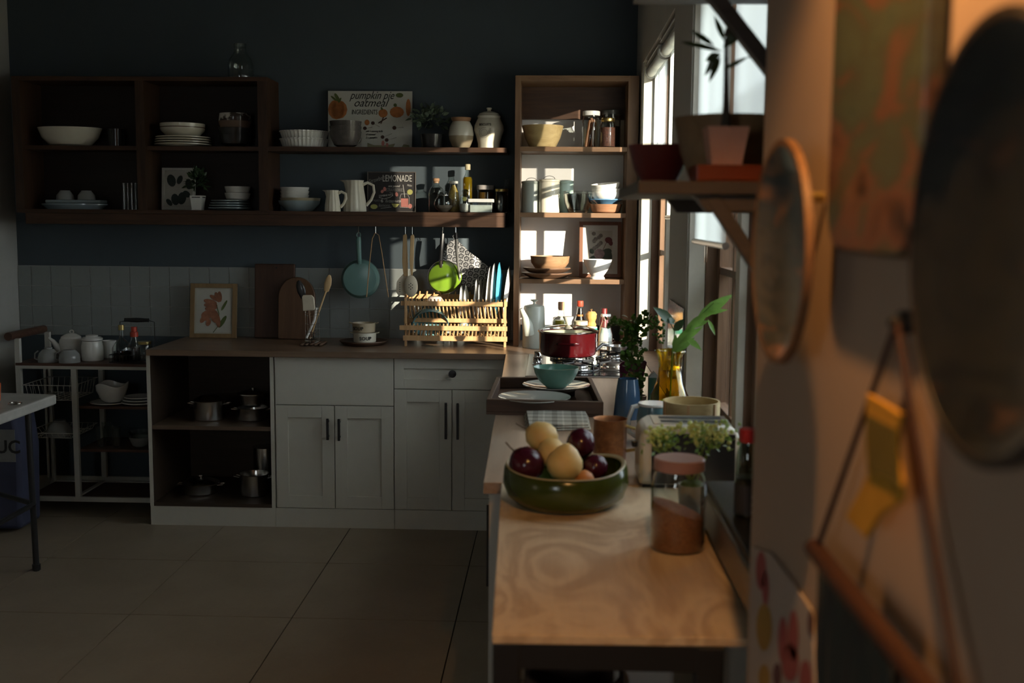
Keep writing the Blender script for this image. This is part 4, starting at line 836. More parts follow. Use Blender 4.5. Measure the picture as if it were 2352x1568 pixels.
# soup bowls on a wooden plate
t = L('wooden_plate', 'round dark wooden plate under the soup bowls', 'plate', 835, 5.66, ZW, [(38, 0), (48, 2), (55, 8), (55, 10), (45, 5)], wood('plate_dark', (.07, .035, .02), (.11, .06, .035), 'x'))
def soup(label, px, z, txt_off, mat):
    Y = 5.66; t = thing('soup_bowl', label, 'bowl', P(px, Y, z)); k = K(Y)
    part(t, 'body', [(24, 0), (26, 2), (26.5, 18), (27.5, 22.5)], mat, k, 2)
    for s in (-1, 1): MB().prism([(s*26*k, 19*k), (s*34*k, 22*k), (s*34*k, 24*k), (s*26*k, 22*k)], -.011, .011).build('lug', mat, t, bevel=.002)
    text('SOUP', 8.0*k, INK, t, (0, -27.0*k, 7.0*k), bend=27.0*k, a0=txt_off/27.0, align='CENTER', bold=.0004, spacing=1.05); return t
soup('lower white soup bowl lettered SOUP', 838, ZW+.0125, 6, CREAM); soup('upper tan soup bowl lettered SOUP', 836, ZW+.0125+22.6*K(5.66), -11, paint('tan_glaze', (.40, .33, .22), .3))

# ================================================================== tall shelf unit contents
YU = 5.78; ZU1, ZU2, ZU3 = 1.925, 1.591, 1.251
BAMBX = wood('bamboo_bowl', (.34, .24, .10), (.52, .40, .20), 'x', .8, .45)
L('bamboo_bowl', 'pale spun bamboo bowl on the top shelf of the tall unit', 'bowl', 1246, YU, ZU1, [(26, 0), (30, 2), (40, 22), (47, 49)], BAMBX, 2.5)
CINN = wood('cinnamon', (.20, .075, .03), (.32, .13, .055), 'z', 2); NUTS = paint('dried_berries', (.16, .055, .035), .6, var=.7, scale=120, bmp=1)
t = jar('cinnamon_jar', 'tall glass jar of cinnamon sticks with a white lid', 'jar', 1357, YU, ZU1, [(19, 0), (20, 3), (20.5, 58), (17, 68), (17, 72)], [(19, 72), (19.5, 73), (19.5, 81), (18.5, 82)], paint('white_lid', (.7, .7, .68), .4)); k = K(YU)
for i, (a, b2, q) in enumerate(((-12, -3, 62), (-7, 2, 66), (-2, -5, 58), (3, 6, 64), (7, 0, 67), (-9, 8, 60), (1, 9, 57))): MB().tube([(a*k, (i % 3-1)*7*k, 3*k), (b2*k, (i % 2-.5)*8*k, q*k)], 3*k, 8).build('cinnamon_stick', CINN, t)
jar('mason_jar', 'small mason jar of dark dried berries with a gold lid', 'jar', 1395, YU-.07, ZU1, [(17, 0), (18, 3), (18, 46), (14, 55), (13.5, 58)], [(14.5, 57), (15, 58), (15, 63), (14, 65)], GOLD, [(16.8, 2), (16.8, 44)], NUTS)
jar('storage_jar', 'tall clear jar with a dark lid behind the mason jar', 'jar', 1403, YU+.06, ZU1, [(20, 0), (21, 2), (21, 76)], [(22, 76), (22, 85), (21, 86)], paint('dark_lid', (.05, .05, .045), .3), [(19.5, 2), (19.5, 50)], glass('oats', (.45, .32, .14), .4, .4))
def canister(label, px, Y, rp, hp, mat, lidmat, bail=True):
    t = T('canister', label, 'canister', px, Y, ZU2); k = K(Y); part(t, 'body', [(rp*.96, 0), (rp, 1), (rp, hp-7), (rp*.97, hp-5)], mat, k); part(t, 'lid', [(rp, hp-5), (rp*1.03, hp-4), (rp*1.03, hp), (rp*.6, hp+2)], lidmat, k)
    if bail: MB().tube([(x, 0, (hp+1)*k+z*.6) for x, _, z in arc_pts(0, 0, rp*.55*k, 0, PI, 10)], .0014, 6).build('wire_bail', BLACK, t)
    return t
SAGE = ceramic('sage_enamel', (.33, .37, .33), .35); PALET = ceramic('pale_teal', (.42, .55, .50), .3)
canister('dark sage canister with wire bail at the left of the second shelf', 1220, YU, 22, 70, SAGE, SAGE); canister('cream canister with wire bail lit by the sun', 1261, YU-.03, 23.5, 74, CREAM, CREAM)
canister('pale teal canister half hidden behind the glass bowls', 1299, YU+.05, 17, 72, PALET, PALET, False)
for i in range(2): L('glass_bowl', ['lower of two nested clear glass bowls on the second shelf', 'upper of two nested clear glass bowls on the second shelf'][i], 'bowl', 1327, YU-.06, ZU2+.013*i, [(18, 0), (22, 2), (31, 22), (33, 42), (35, 43)], CLEAR, 1.4, group='nested glass bowls')
L('wooden_bowl', 'brown wooden bowl under the blue plate on the second shelf', 'bowl', 1391, YU-.03, ZU2, [(26, 0), (31, 3), (37, 20)], wood('mahogany', (.22, .10, .05), (.34, .17, .09), 'x'), 2.5)
L('blue_plate', 'blue plate under the stacked white bowls', 'plate', 1391, YU-.03, ZU2+.047, plate_prof(38, 9, 2.2), ceramic('denim_blue', (.10, .22, .36)))
for i in range(3):
    o = L('white_bowl', ['lowest', 'middle', 'topmost tilted'][i]+' white bowl stacked on the blue plate', 'bowl', 1392, YU-.03, ZU2+.061+.018*i, [(20, 0), (24, 2), (32, 12), (33.5, 20)], WHITEC, 2, group='white bowls on the blue plate')
    if i == 2: o.rotation_euler = (.1, -.10, 0); o.location.z += .010
# third shelf
ACAC = wood('acacia', (.22, .115, .055), (.36, .21, .11), 'x'); 
for i in range(2): L('wooden_plate', ['lower of two dark wooden plates under the pale wooden bowl', 'upper of two dark wooden plates under the pale wooden bowl'][i], 'plate', 1256, YU-.03, ZU3+.026*i, [(30, 0), (40, 1.5), (58-3*i, 11), (57-3*i, 13), (38, 5)], wood('plate_wood', (.10, .05, .028), (.17, .09, .05), 'x'), group='wooden plates on the third shelf')
L('wooden_bowl', 'pale wooden bowl glowing on two wooden plates', 'bowl', 1263, YU-.03, ZU3+.040, [(24, 0), (33, 4), (43, 18), (45, 33)], ACAC, 2.5)
t, w, h, yf = frame('floral_picture', 'brown-framed print of a rose bouquet on the third shelf', 'picture', 1330, 1425, 513, 640, 5.85, ZU3, 8, wood('cherry_frame', (.13, .052, .026), (.2, .085, .045), 'z'), .13, paint('aged_paper', (.46, .43, .36), .8), paint('cream_mount', (.55, .53, .48), .7), 12, .018)
b = Pieces(); y_ = yf-.0006
for (x, z, a, c, g) in ((-.16, .33, .10, .06, .5), (-.08, .27, .07, .08, -.3), (.03, .27, .08, .07, .2), (.14, .33, .12, .07, -.4), (.22, .38, .07, .11, .1), (.16, .46, .12, .06, .3), (-.2, .47, .05, .05, .5)): petal(b, w*x, h*z, w*a, h*c, g, y_); y_ -= .0002
b.build('printed_leaf', paint('sepia_green', (.055, .065, .045), .8), t)
b = Pieces()
for (x, z, a) in ((-.02, .42, .12), (-.06, .40, .08), (.04, .43, .07)): petal(b, w*x, h*z, w*a, h*a*.8, .3, y_); y_ -= .0002
b.build('printed_rose', paint('dusty_rose', (.30, .20, .19), .8, var=.5, scale=60), t)
b = Pieces()
for i in range(9): petal(b, w*(-.14+.05*(i % 4)+random.uniform(-.02, .02)), h*(.52+.033*i), w*.05, h*.036, random.uniform(0, 3), y_)
b.build('printed_bud', paint('sepia_bud', (.20, .17, .14), .8, var=.5, scale=60), t)
b = Pieces(); petal(b, w*.20, h*.67, w*.09, h*.055, -.3, y_); petal(b, w*.25, h*.62, w*.05, h*.05, .3, y_-.0002); b.tube([(w*.15, yf, h*.63), (w*.05, yf, h*.47)], .0014, 6); b.build('printed_carnation', paint('dark_red_ink', (.12, .03, .03), .8), t)
L('footed_bowl', 'white footed bowl in front of the rose picture', 'bowl', 1372, YU-.08, ZU3, [(17, 0), (17, 3), (14, 7), (22, 18), (30, 34), (33, 45)], PORC, 2)
# on the worktop below: enamel pot and condiments
t = T('coffee_pot', 'tall pale grey-green enamel coffee pot with a long spout', 'coffee pot', 1226, 5.62, ZW); k = K(5.62); EN = ceramic('grey_enamel', (.44, .46, .40), .25)
part(t, 'body', [(26, 0), (27, 2), (25, 60), (24, 92), (23, 94)], EN, k); part(t, 'lid', [(23, 94), (23, 96), (10, 99), (3, 100), (2.5, 105), (8, 108), (9, 110), (0, 111)], EN, k)
MB().tube([(-10*k, -.035, 34*k), (-15*k, -.052, 56*k), (-21*k, -.064, 74*k), (-29*k, -.072, 92*k)], [15*k, 12*k, 6.5*k, 4.5*k], 14).build('spout', EN, t)
def cond(*a, **k): return jar(*a, **k)
YC = 5.56
t = cond('oil_bottle', 'square-shouldered bottle of infused oil with a cork', 'bottle', 1288, YC, ZW+.004, [(19, 0), (20, 2), (20, 62), (17, 69), (8, 74), (6.5, 92), (7.5, 94)], [(6, 88), (7.5, 92), (7.5, 106), (6.5, 107)], CORK, [(18.5, 2), (18.5, 58), (15, 65)], liquid('green_oil', (.30, .28, .05)), lidname='stopper', fillname='oil')
t = cond('sauce_bottle', 'dark soy sauce bottle with a red cap', 'bottle', 1331, YC+.02, ZW+.004, [(18, 0), (19, 3), (19, 36), (14, 58), (8, 78), (6.5, 90), (6.5, 97)], [(7, 96), (7.5, 97), (7.5, 108), (6.5, 109)], paint('red_cap', (.5, .06, .03), .4), [(17.5, 2), (17.5, 36), (12.5, 58), (6.5, 78), (5, 92)], paint('soy', (.01, .006, .005), .3), lidname='cap', fillname='sauce')
part(t, 'neck_label', [(8.6, 74), (8.8, 74), (8.6, 78), (8.4, 78)], ORANGEINK, K(YC))
cond('spice_pot', 'small glass spice pot with a cream lid before the soy bottle', 'jar', 1333, YC-.06, ZW+.004, [(16, 0), (17, 2), (17, 54), (15, 58)], [(16, 58), (16, 66), (15, 67)], paint('cream_cap', (.6, .55, .4), .5), [(15, 2), (15, 34)], SUGAR)
t = T('pepper_mill', 'turned honey-coloured wooden pepper mill', 'pepper mill', 1357, YC, ZW+.004); k = K(YC); HON = wood('honey_wood', (.46, .23, .06), (.62, .36, .13), 'z', 1, .3)
part(t, 'body', [(13, 0), (13, 6), (9, 30), (11, 50), (12, 56), (9, 62), (10, 66)], HON, k); part(t, 'head', [(10, 66), (13, 72), (13, 80), (8, 86)], HON, k); part(t, 'finial', [(1.5, 86), (1.5, 88), (3.5, 91), (0, 94)], CHROME, k)
t = T('spice_shaker', 'white spice shaker with a green band', 'shaker', 1360, YC-.07, ZW+.004); part(t, 'body', [(10.5, 0), (10.5, 40)], paint('shaker_white', (.68, .67, .64), .5), k); part(t, 'green_band', [(10.8, 40), (10.8, 51)], paint('green_band', (.02, .34, .19), .4), k); part(t, 'cap', [(10.6, 51), (10.6, 54)], paint('shaker_cap', (.6, .6, .56), .5), k)
cond('milk_bottle', 'clear narrow-necked bottle of white sauce at the unit edge', 'bottle', 1390, YC-.03, ZW+.004, [(16, 0), (17, 2), (17, 34), (13, 52), (8, 66), (9, 76)], [(11, 76), (12, 78), (11, 82)], PORC, [(15.5, 2), (15.5, 34), (11, 50)], paint('white_sauce', (.70, .68, .64), .6), lidname='cap')
L('red_cap_bottle', 'slim bottle with a dark red cap behind the white sauce', 'bottle', 1386, YC+.10, ZW+.004, [(10, 0), (10, 62), (7, 74), (7, 88)], paint('dark_red_cap', (.16, .02, .02), .4))
bk = T('wire_basket', 'chrome wire basket around the condiment bottles', 'basket', 1350, YC-.02, ZW); 
for z in (.0015, .022, .050): 
    x0_, x1_ = -.145, .135; MB().tube([(x0_, -.075, z), (x1_-.02, -.075, z), (x1_, -.055, z), (x1_, .055, z), (x1_-.02, .075, z), (x0_, .075, z), (x0_, -.075, z)], .0013, 6).build('wire_hoop', CHROME, bk)
for i in range(8): x = -.145+i*.038; MB().tube([(x, -.075, .05), (x, -.075, .0015), (x, .075, .0015), (x, .075, .05)], .0011, 6).build('wire_rib', CHROME, bk)

# ================================================================== gas hob, red pan
hb_ = thing('gas_hob', 'steel and black gas hob with two chrome knobs set in the worktop', 'hob', (.12, 4.92, ZW))
def hq(px, py, z=.905): v = onZ(px, py, z); return (v.x-.12, v.y-4.92)
x0_, x1_, y0_, y1_ = -.225, .265, -.37, .37
BOX(x0_, x1_, y0_, y1_, .0005, .006).build('steel_base', metal('brushed_steel', (.55, .54, .52), .32), hb_, smooth=False, bevel=.002)
BOX(x0_+.085, x1_-.01, y0_+.012, y1_-.012, .006, .009).build('black_plate', paint('black_glass', (.012, .012, .013), .12), hb_, smooth=False)
for i, y in enumerate((.20, -.02)):
    kn = LAT([(0, 0), (.022, 0), (.022, .006), (.018, .008), (.017, .026), (.014, .030), (0, .030)], 24).build('knob', CHROME, hb_, (x0_+.045, y, .006)); BOX(-.017, .017, -.004, .004, .026, .036).build('knob_grip', CHROME, kn, smooth=False, bevel=.002)
for (x, y, r) in ((-.02, .17, .052), (.17, .20, .036), (-.0, -.19, .045), (.165, -.13, .055)):
    bn = LAT([(0, 0), (r*1.25, 0), (r*1.2, .006), (r, .008), (r, .018), (r*.98, .020), (0, .020)], 32).build('burner', STEEL, hb_, (x, y, .009)); LAT([(0, .020), (r*.8, .020), (r*.8, .026), (r*.7, .028), (0, .028)], 28).build('burner_cap', BLACK, bn)
for (x, y, r) in ((-.02, .17, .1), (.17, .20, .075), (0, -.19, .09), (.165, -.13, .1)):
    g = bpy.data.objects.new('pan_support', None); COL.objects.link(g); g.parent = hb_; g.location = (x, y, .009)
    for a in range(4):
        c, s = math.cos(a*PI/2+PI/4), math.sin(a*PI/2+PI/4); MB().tube([(c*r, s*r, 0), (c*r, s*r, .030), (c*r*.3, s*r*.3, .034)], .0045, 6).build('grate_arm', BLACK, g)
    MB().tube([(r*math.cos(q*PI/12), r*math.sin(q*PI/12), .0045) for q in range(25)], .004, 6).build('grate_ring', BLACK, g)
RED = ceramic('red_enamel', (.05, .003, .004), .18)
Yp = 4.93; zp = ZW+.048; t = thing('red_casserole', 'deep red enamel casserole with a glass lid on the hob', 'pot', P(1304, Yp, zp)); k = K(Yp)
part(t, 'pot_body', [(58, 0), (63, 3), (65.5, 10), (66, 50), (68, 55)], RED, k, 2, 48)
LAT(pxs([(0, 4), (60, 4), (63.4, 12), (63.6, 52), (63.3, 52), (63, 12), (59.5, 4.6), (0, 4.6)], k), 48).build('inner_enamel', CREAM, t)
LAT(pxs([(66.5, 54), (69.5, 54.5), (70, 57), (67, 58), (66.5, 54)], k), 48).build('steel_rim', CHROME, t)
LAT(pxs([(67, 57), (60, 61), (45, 65.5), (25, 68.5), (10, 69.5), (0, 70)], k), 40).build('glass_lid', glass('lid_glass', (.82, .86, .82), .03, 1.2), t)
part(t, 'lid_knob', [(3, 69.5), (4, 71), (8, 78), (12, 86), (12, 89)], CREAM, k)
for a in (-PI/2, PI/2): MB().tube([(-24*k, 64.5*k, 32*k), (-22*k, 72*k, 33*k), (-12*k, 76*k, 33*k), (12*k, 76*k, 33*k), (22*k, 72*k, 33*k), (24*k, 64.5*k, 32*k)], 3*k, 8).build('side_handle', RED, t, rot=(0, 0, a+PI/2))
o = thing('small_pan', 'small steel pan with a black handle on the rear burner', 'pan', onZ(1420, 806, ZW+.046)); k = K(5.2)
part(o, 'pan_body', [(22, 0), (26, 2), (27, 12)], STEEL, k, 1.2); MB().tube([(-22*k, 0, 12*k), (-36*k, -.02, 16*k), (-52*k, -.05, 4*k)], [3*k, 4*k, 4*k], 8).build('handle', BLACKP, o)

# ================================================================== trolley at the left
YCt = 5.56; CARTW = wood('cart_board', (.075, .035, .022), (.12, .06, .038), 'x')
ct = thing('kitchen_trolley', 'white metal kitchen trolley with brown boards and wire baskets', 'trolley')
def cz(py, px=180, Y=YCt): return zz(py, px, Y)
zt_ = cz(840); xl, xr = bx(50, YCt, .4), -2.03; yb_ = 5.92
BOX(xl-.01, xr, YCt-.015, yb_, zt_, zt_+.014).build('top_board', CARTW, ct, smooth=False)
BOX(xl-.01, xr, YCt-.016, YCt+.004, zt_-.016, zt_).build('top_rail', IRONW, ct, smooth=False)
for x, y, z0, z1 in ((xl, YCt, 0, zt_+.14), (bx(176, YCt, .4), YCt, cz(1142), zt_-.016), (xl, yb_-.02, 0, zt_+.14), (bx(237, 5.9, .4), yb_-.02, cz(1095, 237, 5.9), zt_-.0), (xr+.03-.05, YCt, 0, zt_-.016), (bx(112, 5.9, .4), yb_-.02, cz(1095, 112, 5.9), zt_)):
    BOX(x-.014, x+.014, y-.012, y+.012, z0, z1).build('post', IRONW, ct, smooth=False, bevel=.002)
zb_ = cz(1140); BOX(xl, xr, YCt-.012, YCt+.008, zb_-.024, zb_).build('bottom_rail', IRONW, ct, smooth=False); BOX(xl, xr, yb_-.02, yb_, zb_-.02, zb_).build('bottom_rail', IRONW, ct, smooth=False)
BOX(bx(176, YCt, .2)-.01, bx(176, YCt, .2)+.01, YCt, yb_-.02, zb_-.02, zb_+.004).build('cross_rail', IRONW, ct, smooth=False)
BOX(xl+.015, xr, YCt+.01, yb_-.03, zb_-.016, zb_-.004).build('bottom_board', CARTW, ct, smooth=False)
sh = []
for py in (934, 1033):
    z = cz(py, 260); BOX(bx(180, YCt, z), xr, YCt+.01, yb_-.03, z-.014, z).build('shelf_board', CARTW, ct, smooth=False); sh.append(z)
MB().tube([(xl-.02, YCt-.06, zt_+.155), (xl-.02, yb_-.02, zt_+.155)], .021, 14).build('wooden_handle', CARTW, ct)
def wire_basket(z0, z1, mat=IRONW):
    xa, xb = xl+.015, bx(172, YCt, z1)-.01; pr = bpy.data.objects.new('wire_basket', None); COL.objects.link(pr); pr.parent = ct
    for z, e in ((z1, 0), (z0, .02)):
        MB().tube([(xa+e, YCt+e, z), (xb-e, YCt+e, z), (xb-e, yb_-.05-e, z), (xa+e, yb_-.05-e, z), (xa+e, YCt+e, z)], .0022, 6).build('wire_hoop', mat, pr)
    for i in range(8):
        x = xa+.02+(xb-xa-.04)*i/7; MB().tube([(x, YCt, z1), (x, YCt+.02, z0), (x, yb_-.07, z0), (x, yb_-.05, z1)], .0014, 5).build('wire_rib', mat, pr)
    for i in range(7):
        y = YCt+.03+(yb_-.11-YCt)*i/6; MB().tube([(xa, y, z1), (xa+.02, y, z0), (xb-.02, y, z0), (xb, y, z1)], .0014, 5).build('wire_rib', mat, pr)
    return z0
wb1 = wire_basket(cz(921), cz(886)); wb2 = wire_basket(cz(1008), cz(996))
# on the trolley
ZT = zt_+.0145; YTt = 5.70
t = T('teapot', 'white porcelain teapot with a long spout on the trolley', 'teapot', 165, YTt+.04, ZT); k = K(YTt+.04)
part(t, 'body', [(20, 0), (24, 3), (26, 18), (27, 36), (26, 44), (23, 48)], WHITEC, k, seg=36); part(t, 'lid', [(23, 48), (22, 52), (12, 58), (6, 60)], WHITEC, k)
MB().tube([(4.5*k*math.cos(a*PI/8)+2*k, 0, 63*k+4*k*math.sin(a*PI/8)) for a in range(17)], 1.4*k, 8).build('lid_ring', WHITEC, t)
MB().tube([(-14*k, -.02, 14*k), (-26*k, -.03, 26*k), (-36*k, -.035, 42*k), (-46*k, -.035, 50*k)], [11*k, 8*k, 5*k, 2.8*k], 14).build('spout', WHITEC, t)
MB().tube([(23*k, .02, 42*k), (38*k, .03, 40*k), (40*k, .03, 24*k), (24*k, .02, 10*k)], 3*k, 10).build('handle', WHITEC, t)
t = T('storage_crock', 'white lidded porcelain crock right of the teapot', 'crock', 213, YTt-.02, ZT); k = K(YTt-.02)
part(t, 'body', [(23, 0), (24.5, 2), (25, 32), (23, 42), (21.5, 46)], WHITEC, k, seg=36); part(t, 'lid', [(21.5, 47), (24, 48), (24, 52), (20, 55), (14, 56), (14, 59), (10, 57)], WHITEC, k)
def cup(label, px, Y, flip, hx):
    t = T('upturned_cup', label, 'cup', px, Y, ZT, group='upturned cups on the trolley'); k = K(Y)
    part(t, 'body', [(24, 0), (24, 10), (21, 20), (13, 29), (9, 30), (9, 34), (8, 34)] if flip else [(24, 0), (24, 10), (22, 20), (14, 29)], GREYC, k)
    MB().tube([(hx*22*k, -.01, 26*k), (hx*29*k, -.015, 20*k), (hx*30*k, -.015, 8*k), (hx*24*k, -.01, 5*k)], 1.8*k, 8).build('handle', GREYC, t)
cup('upturned grey cup at the left end of the trolley', 112, YTt-.10, True, -1); cup('upturned grey cup below the teapot spout', 160, YTt-.11, False, -1)
L('white_beaker', 'white beaker behind the dark bottle caddy', 'beaker', 251, YTt+.10, ZT, [(14, 0), (17, 40)], WHITEC, 1.6)
cd = T('bottle_caddy', 'dark wire caddy with an arched wooden handle on the trolley', 'caddy', 308, YTt-.04, ZT); k = K(YTt)
for z in (1, 18): MB().tube([(-46*k, -.07, z*k), (42*k, -.07, z*k), (42*k, .07, z*k), (-46*k, .07, z*k), (-46*k, -.07, z*k)], .0018, 6).build('wire_hoop', BLACK, cd)
for i in range(12): MB().tube([((-46+i*8)*k, -.07, 18*k), ((-46+i*8)*k, -.07, 1*k), ((-46+i*8)*k, .07, 1*k), ((-46+i*8)*k, .07, 18*k)], .0011, 5).build('wire_rib', BLACK, cd)
MB().tube([(-36*k, 0, 1*k), (-32*k, 0, 60*k), (-30*k, 0, 92*k), (-22*k, 0, 93*k), (-18*k, 0, 95*k)], .0022, 6).build('handle_wire', BLACK, cd); MB().tube([(46*k, 0, 1*k), (50*k, 0, 60*k), (50*k, 0, 92*k), (42*k, 0, 94*k), (36*k, 0, 96*k)], .0022, 6).build('handle_wire', BLACK, cd)
MB().tube([(-19*k, 0, 96*k), (-16*k, 0, 96*k), (8*k, 0, 96*k), (34*k, 0, 96*k), (37*k, 0, 96*k)], [4.5*k, 4*k, 5.5*k, 4*k, 4.5*k], 12).build('grip', BLACK, cd)
jar('amber_bottle', 'squat clear bottle with a gold cap in the caddy', 'bottle', 281, YTt-.05, ZT+.004, [(20, 0), (22, 4), (22, 30), (14, 44), (6, 52), (6, 72)], [(7, 72), (7, 84)], GOLD, [(20, 2), (20, 22)], glass('brown_vinegar', (.2, .14, .08), .1, .4), lidname='cap')
jar('sauce_bottle', 'dark bottle with a red cap in the caddy', 'bottle', 310, YTt-.02, ZT+.004, [(14, 0), (15, 2), (15, 34), (8, 48), (7, 56)], [(9, 55), (9, 66), (7, 67), (7, 78)], paint('red_cap', (.4, .07, .04), .4), [(13.5, 2), (13.5, 30)], paint('soy', (.01, .006, .005), .3), lidname='cap')
jar('spice_jar', 'short clear jar with a gold rim at the caddy end', 'jar', 333, YTt-.02, ZT+.004, [(15, 0), (16, 2), (16, 34), (14, 38)], [(15, 38), (15, 44)], GOLD, None, None)
# baskets and shelves of the trolley
t = L('upturned_bowl', 'upturned white bowl in the lower wire basket of the trolley', 'bowl', 138, YTt-.06, wb2+.004, [(31, 0), (30, 10), (22, 26), (14, 32), (14, 36), (12, 36)], GREYC)
o = L('wavy_bowl', 'white wavy-rimmed bowl on the trolley shelf', 'bowl', 259, YTt-.04, sh[0]+.012, [(18, 0), (26, 6), (36, 30), (37, 42)], WHITEC, 2, 48); 
for v in o.data.vertices:
    if v.co.z > .05: v.co.z += .010*math.sin(3*math.atan2(v.co.y, v.co.x)+1)
L('side_plate', 'white plate under the wavy-rimmed bowl', 'plate', 252, YTt-.04, sh[0], plate_prof(44, 4, 1.6), WHITEC)
for i in range(3): L('side_plate', ['lowest', 'middle', 'top'][i]+' white plate stacked at the right of the trolley shelf', 'plate', 322, YTt-.04, sh[0]+.014*i, plate_prof(42-3*i, 5, 1.8), WHITEC, group='plates on the trolley')
for i, (px, yy) in enumerate(((232, -.06), (252, -.02), (268, -.07), (246, .06))): L('drinking_glass', ['front left', 'middle', 'front right', 'rear'][i]+' cut glass tumbler on the trolley middle shelf', 'glass', px, YTt+yy, sh[1], [(8, 0), (11, 48)], CLEAR, 1.2, 20, group='tumblers on the trolley', rib=10, amp=.04)
for i in range(2): L('glass_dish', ['lower', 'upper'][i]+' glass dish by the cabinet on the trolley middle shelf', 'dish', 322, YTt-.04, sh[1]+.03*i, [(12, 0), (18, 4), (26, 24)], CLEAR if i else GREYC, 1.5, group='glass dishes on the trolley')

# pans in the open base cabinet
def pot(label, px, Y, z, r, h, lid=0, knob=True, long_handle=0):
    t = T('steel_pot', label, 'pot', px, Y, z); k = K(Y); part(t, 'pot_body', [(r*.92, 0), (r, 3), (r, h-2), (r*1.03, h)], STEEL, k, 1.2, 40)
    if lid:
        part(t, 'lid', [(r*1.02, h), (r*.98, h+2), (r*.5, h+lid), (2, h+lid+1)], STEEL, k)
        if knob: part(t, 'lid_knob', [(3, h+lid), (3, h+lid+4), (8, h+lid+6), (8, h+lid+9)], CHROME, k)
    for s in (-1, 1): MB().tube([(s*r*k, -.02, h*.82*k), (s*(r+12)*k, -.02, h*.86*k), (s*(r+12)*k, .02, h*.86*k), (s*r*k, .02, h*.82*k)], .003, 8).build('side_handle', CHROME, t)
    return t
zS = zs1+.0205; zBt_ = .1165
pot('steel pot with an inner ring on the cabinet shelf at left', 482, 5.55, zS, 36, 46, 12, False); t = pot('shallow steel pan under the stacked pot at right', 580, 5.56, zS, 35, 30)
L('steel_colander', 'steel bowl standing in the shallow pan', 'bowl', 582, 5.58, zS+.0695, [(22, 0), (29, 4), (33, 26), (34, 28)], STEEL, 1.2); L('pan_cover', 'dark pot lid lying on the steel bowl', 'lid', 582, 5.58, zS+.1335, [(38, 0), (38, 2), (22, 8), (5, 10), (5, 14)], STEEL)
pot('wide low steel pot with knobbed lid on the cabinet floor', 462, 5.58, zBt_, 42, 24, 10); pot('deep steel pot on the cabinet floor at right', 585, 5.55, zBt_, 34, 52); L('steel_canister', 'upturned steel canister behind the deep pot', 'canister', 612, 5.78, zBt_, [(30, 0), (30, 90)], STEEL)

# ================================================================== folding table and bag at the far left
o = thing('side_table', 'white folding table corner with black metal legs at the left edge', 'table'); zt_ = .76
p1 = onZ(130, 905, zt_); p2 = onZ(-40, 965, zt_); p0 = onZ(-60, 899, zt_)
ex = Vector((p2.x-p1.x, p2.y-p1.y, 0)).normalized(); ey = Vector((p0.x-p1.x, p0.y-p1.y, 0)).normalized()
c = [p1, p1+ex*.9, p1+ex*.9+ey*.42, p1+ey*.42]
MB().slab([(q.x, q.y) for q in (c[0], c[3], c[2], c[1])], zt_-.045, zt_).build('table_top', paint('worn_white', (.50, .49, .45), .4, var=.25, scale=9), o, smooth=False, bevel=.008)
lg = onZ(84, 1310, 0); lt = onY(62, 940, lg.y)
MB().tube([(lg.x, lg.y, 0), (lg.x-.01, lg.y+.0, .715)], .013, 12).build('leg', BLACK, o); MB().tube([(lg.x, lg.y, .004), (lg.x, lg.y, .03)], .018, 12).build('foot_cap', BLACKP, o)
l2 = lg+ex*.75; MB().tube([(l2.x, l2.y, 0), (l2.x, l2.y, .715)], .013, 12).build('leg', BLACK, o)
MB().tube([(lg.x, lg.y, .30), (l2.x, l2.y, .30)], .011, 10).build('stretcher', BLACK, o); MB().tube([(lg.x, lg.y, .30), (lg.x-.36, lg.y+.20, .32)], .011, 10).build('stretcher', BLACK, o)
q = onZ(-16, 925, zt_); o = LAT(shell([(.02, 0), (.03, .01), (.034, .085)], .003), 24).build('orange_cup', paint('orange_plastic', (.75, .16, .05), .4), None, (q.x, q.y, zt_)); tag(o, 'orange cup at the edge of the folding table', 'cup')
q = onZ(35, 928, zt_); o = MB().tube([(.025*math.cos(a*PI/12), .025*math.sin(a*PI/12), .004) for a in range(25)], .0035, 8).build('metal_ring', STEEL, None, (q.x, q.y, zt_)); tag(o, 'bright metal ring lying on the folding table', 'ring')
q = onY(10, 1060, 5.75); o = thing('paper_sack', 'printed paper sack on the floor behind the folding table', 'sack', (XL+.19, 5.27, 0))
MB().prism([(-.17, .02), (.17, .02), (.18, .42), (.15, .66), (-.15, .66), (-.18, .42)], -.11, .11).build('sack_body', paint('sack_navy', (.05, .055, .10), .8, scale=5, var=.3), o, bevel=.02)
BOX(-.16, .16, -.113, -.111, .36, .52).build('label_panel', paint('sack_label', (.20, .20, .19), .8), o, smooth=False); text('UC', .065, INK, o, (.06, -.1135, .405), bold=.002)

# ================================================================== tray, plates and things on the stove side worktop
TRW = wood('tray_wood', (.055, .028, .016), (.10, .052, .03), 'x')
tc = [Vector((-.215, 3.657)), Vector((.179, 3.628)), Vector((.159, 4.225)), Vector((-.208, 4.191))]
cen = sum(tc, Vector((0, 0)))/4; t = thing('serving_tray', 'dark wooden serving tray jutting over the worktop edge', 'tray', (cen.x, cen.y, ZW))
loc_ = [q-cen for q in tc]; ins = [q*(1-.022/q.length*1.3) for q in loc_]
MB().slab([tuple(q) for q in loc_], .0005, .010).build('tray_base', TRW, t, smooth=False)
for i in range(4):
    a, b2, c2, d2 = loc_[i], loc_[(i+1) % 4], ins[(i+1) % 4], ins[i]; MB().slab([tuple(a), tuple(b2), tuple(c2), tuple(d2)], .010, .052).build('tray_side', TRW, t, smooth=False, bevel=.002)
PLT = paint('plate_glaze', (.50, .50, .45), .06, 0, .04, 20, spec=.9)
q1 = onZ(1228, 903, .955); q2 = onZ(1278, 882, .965)
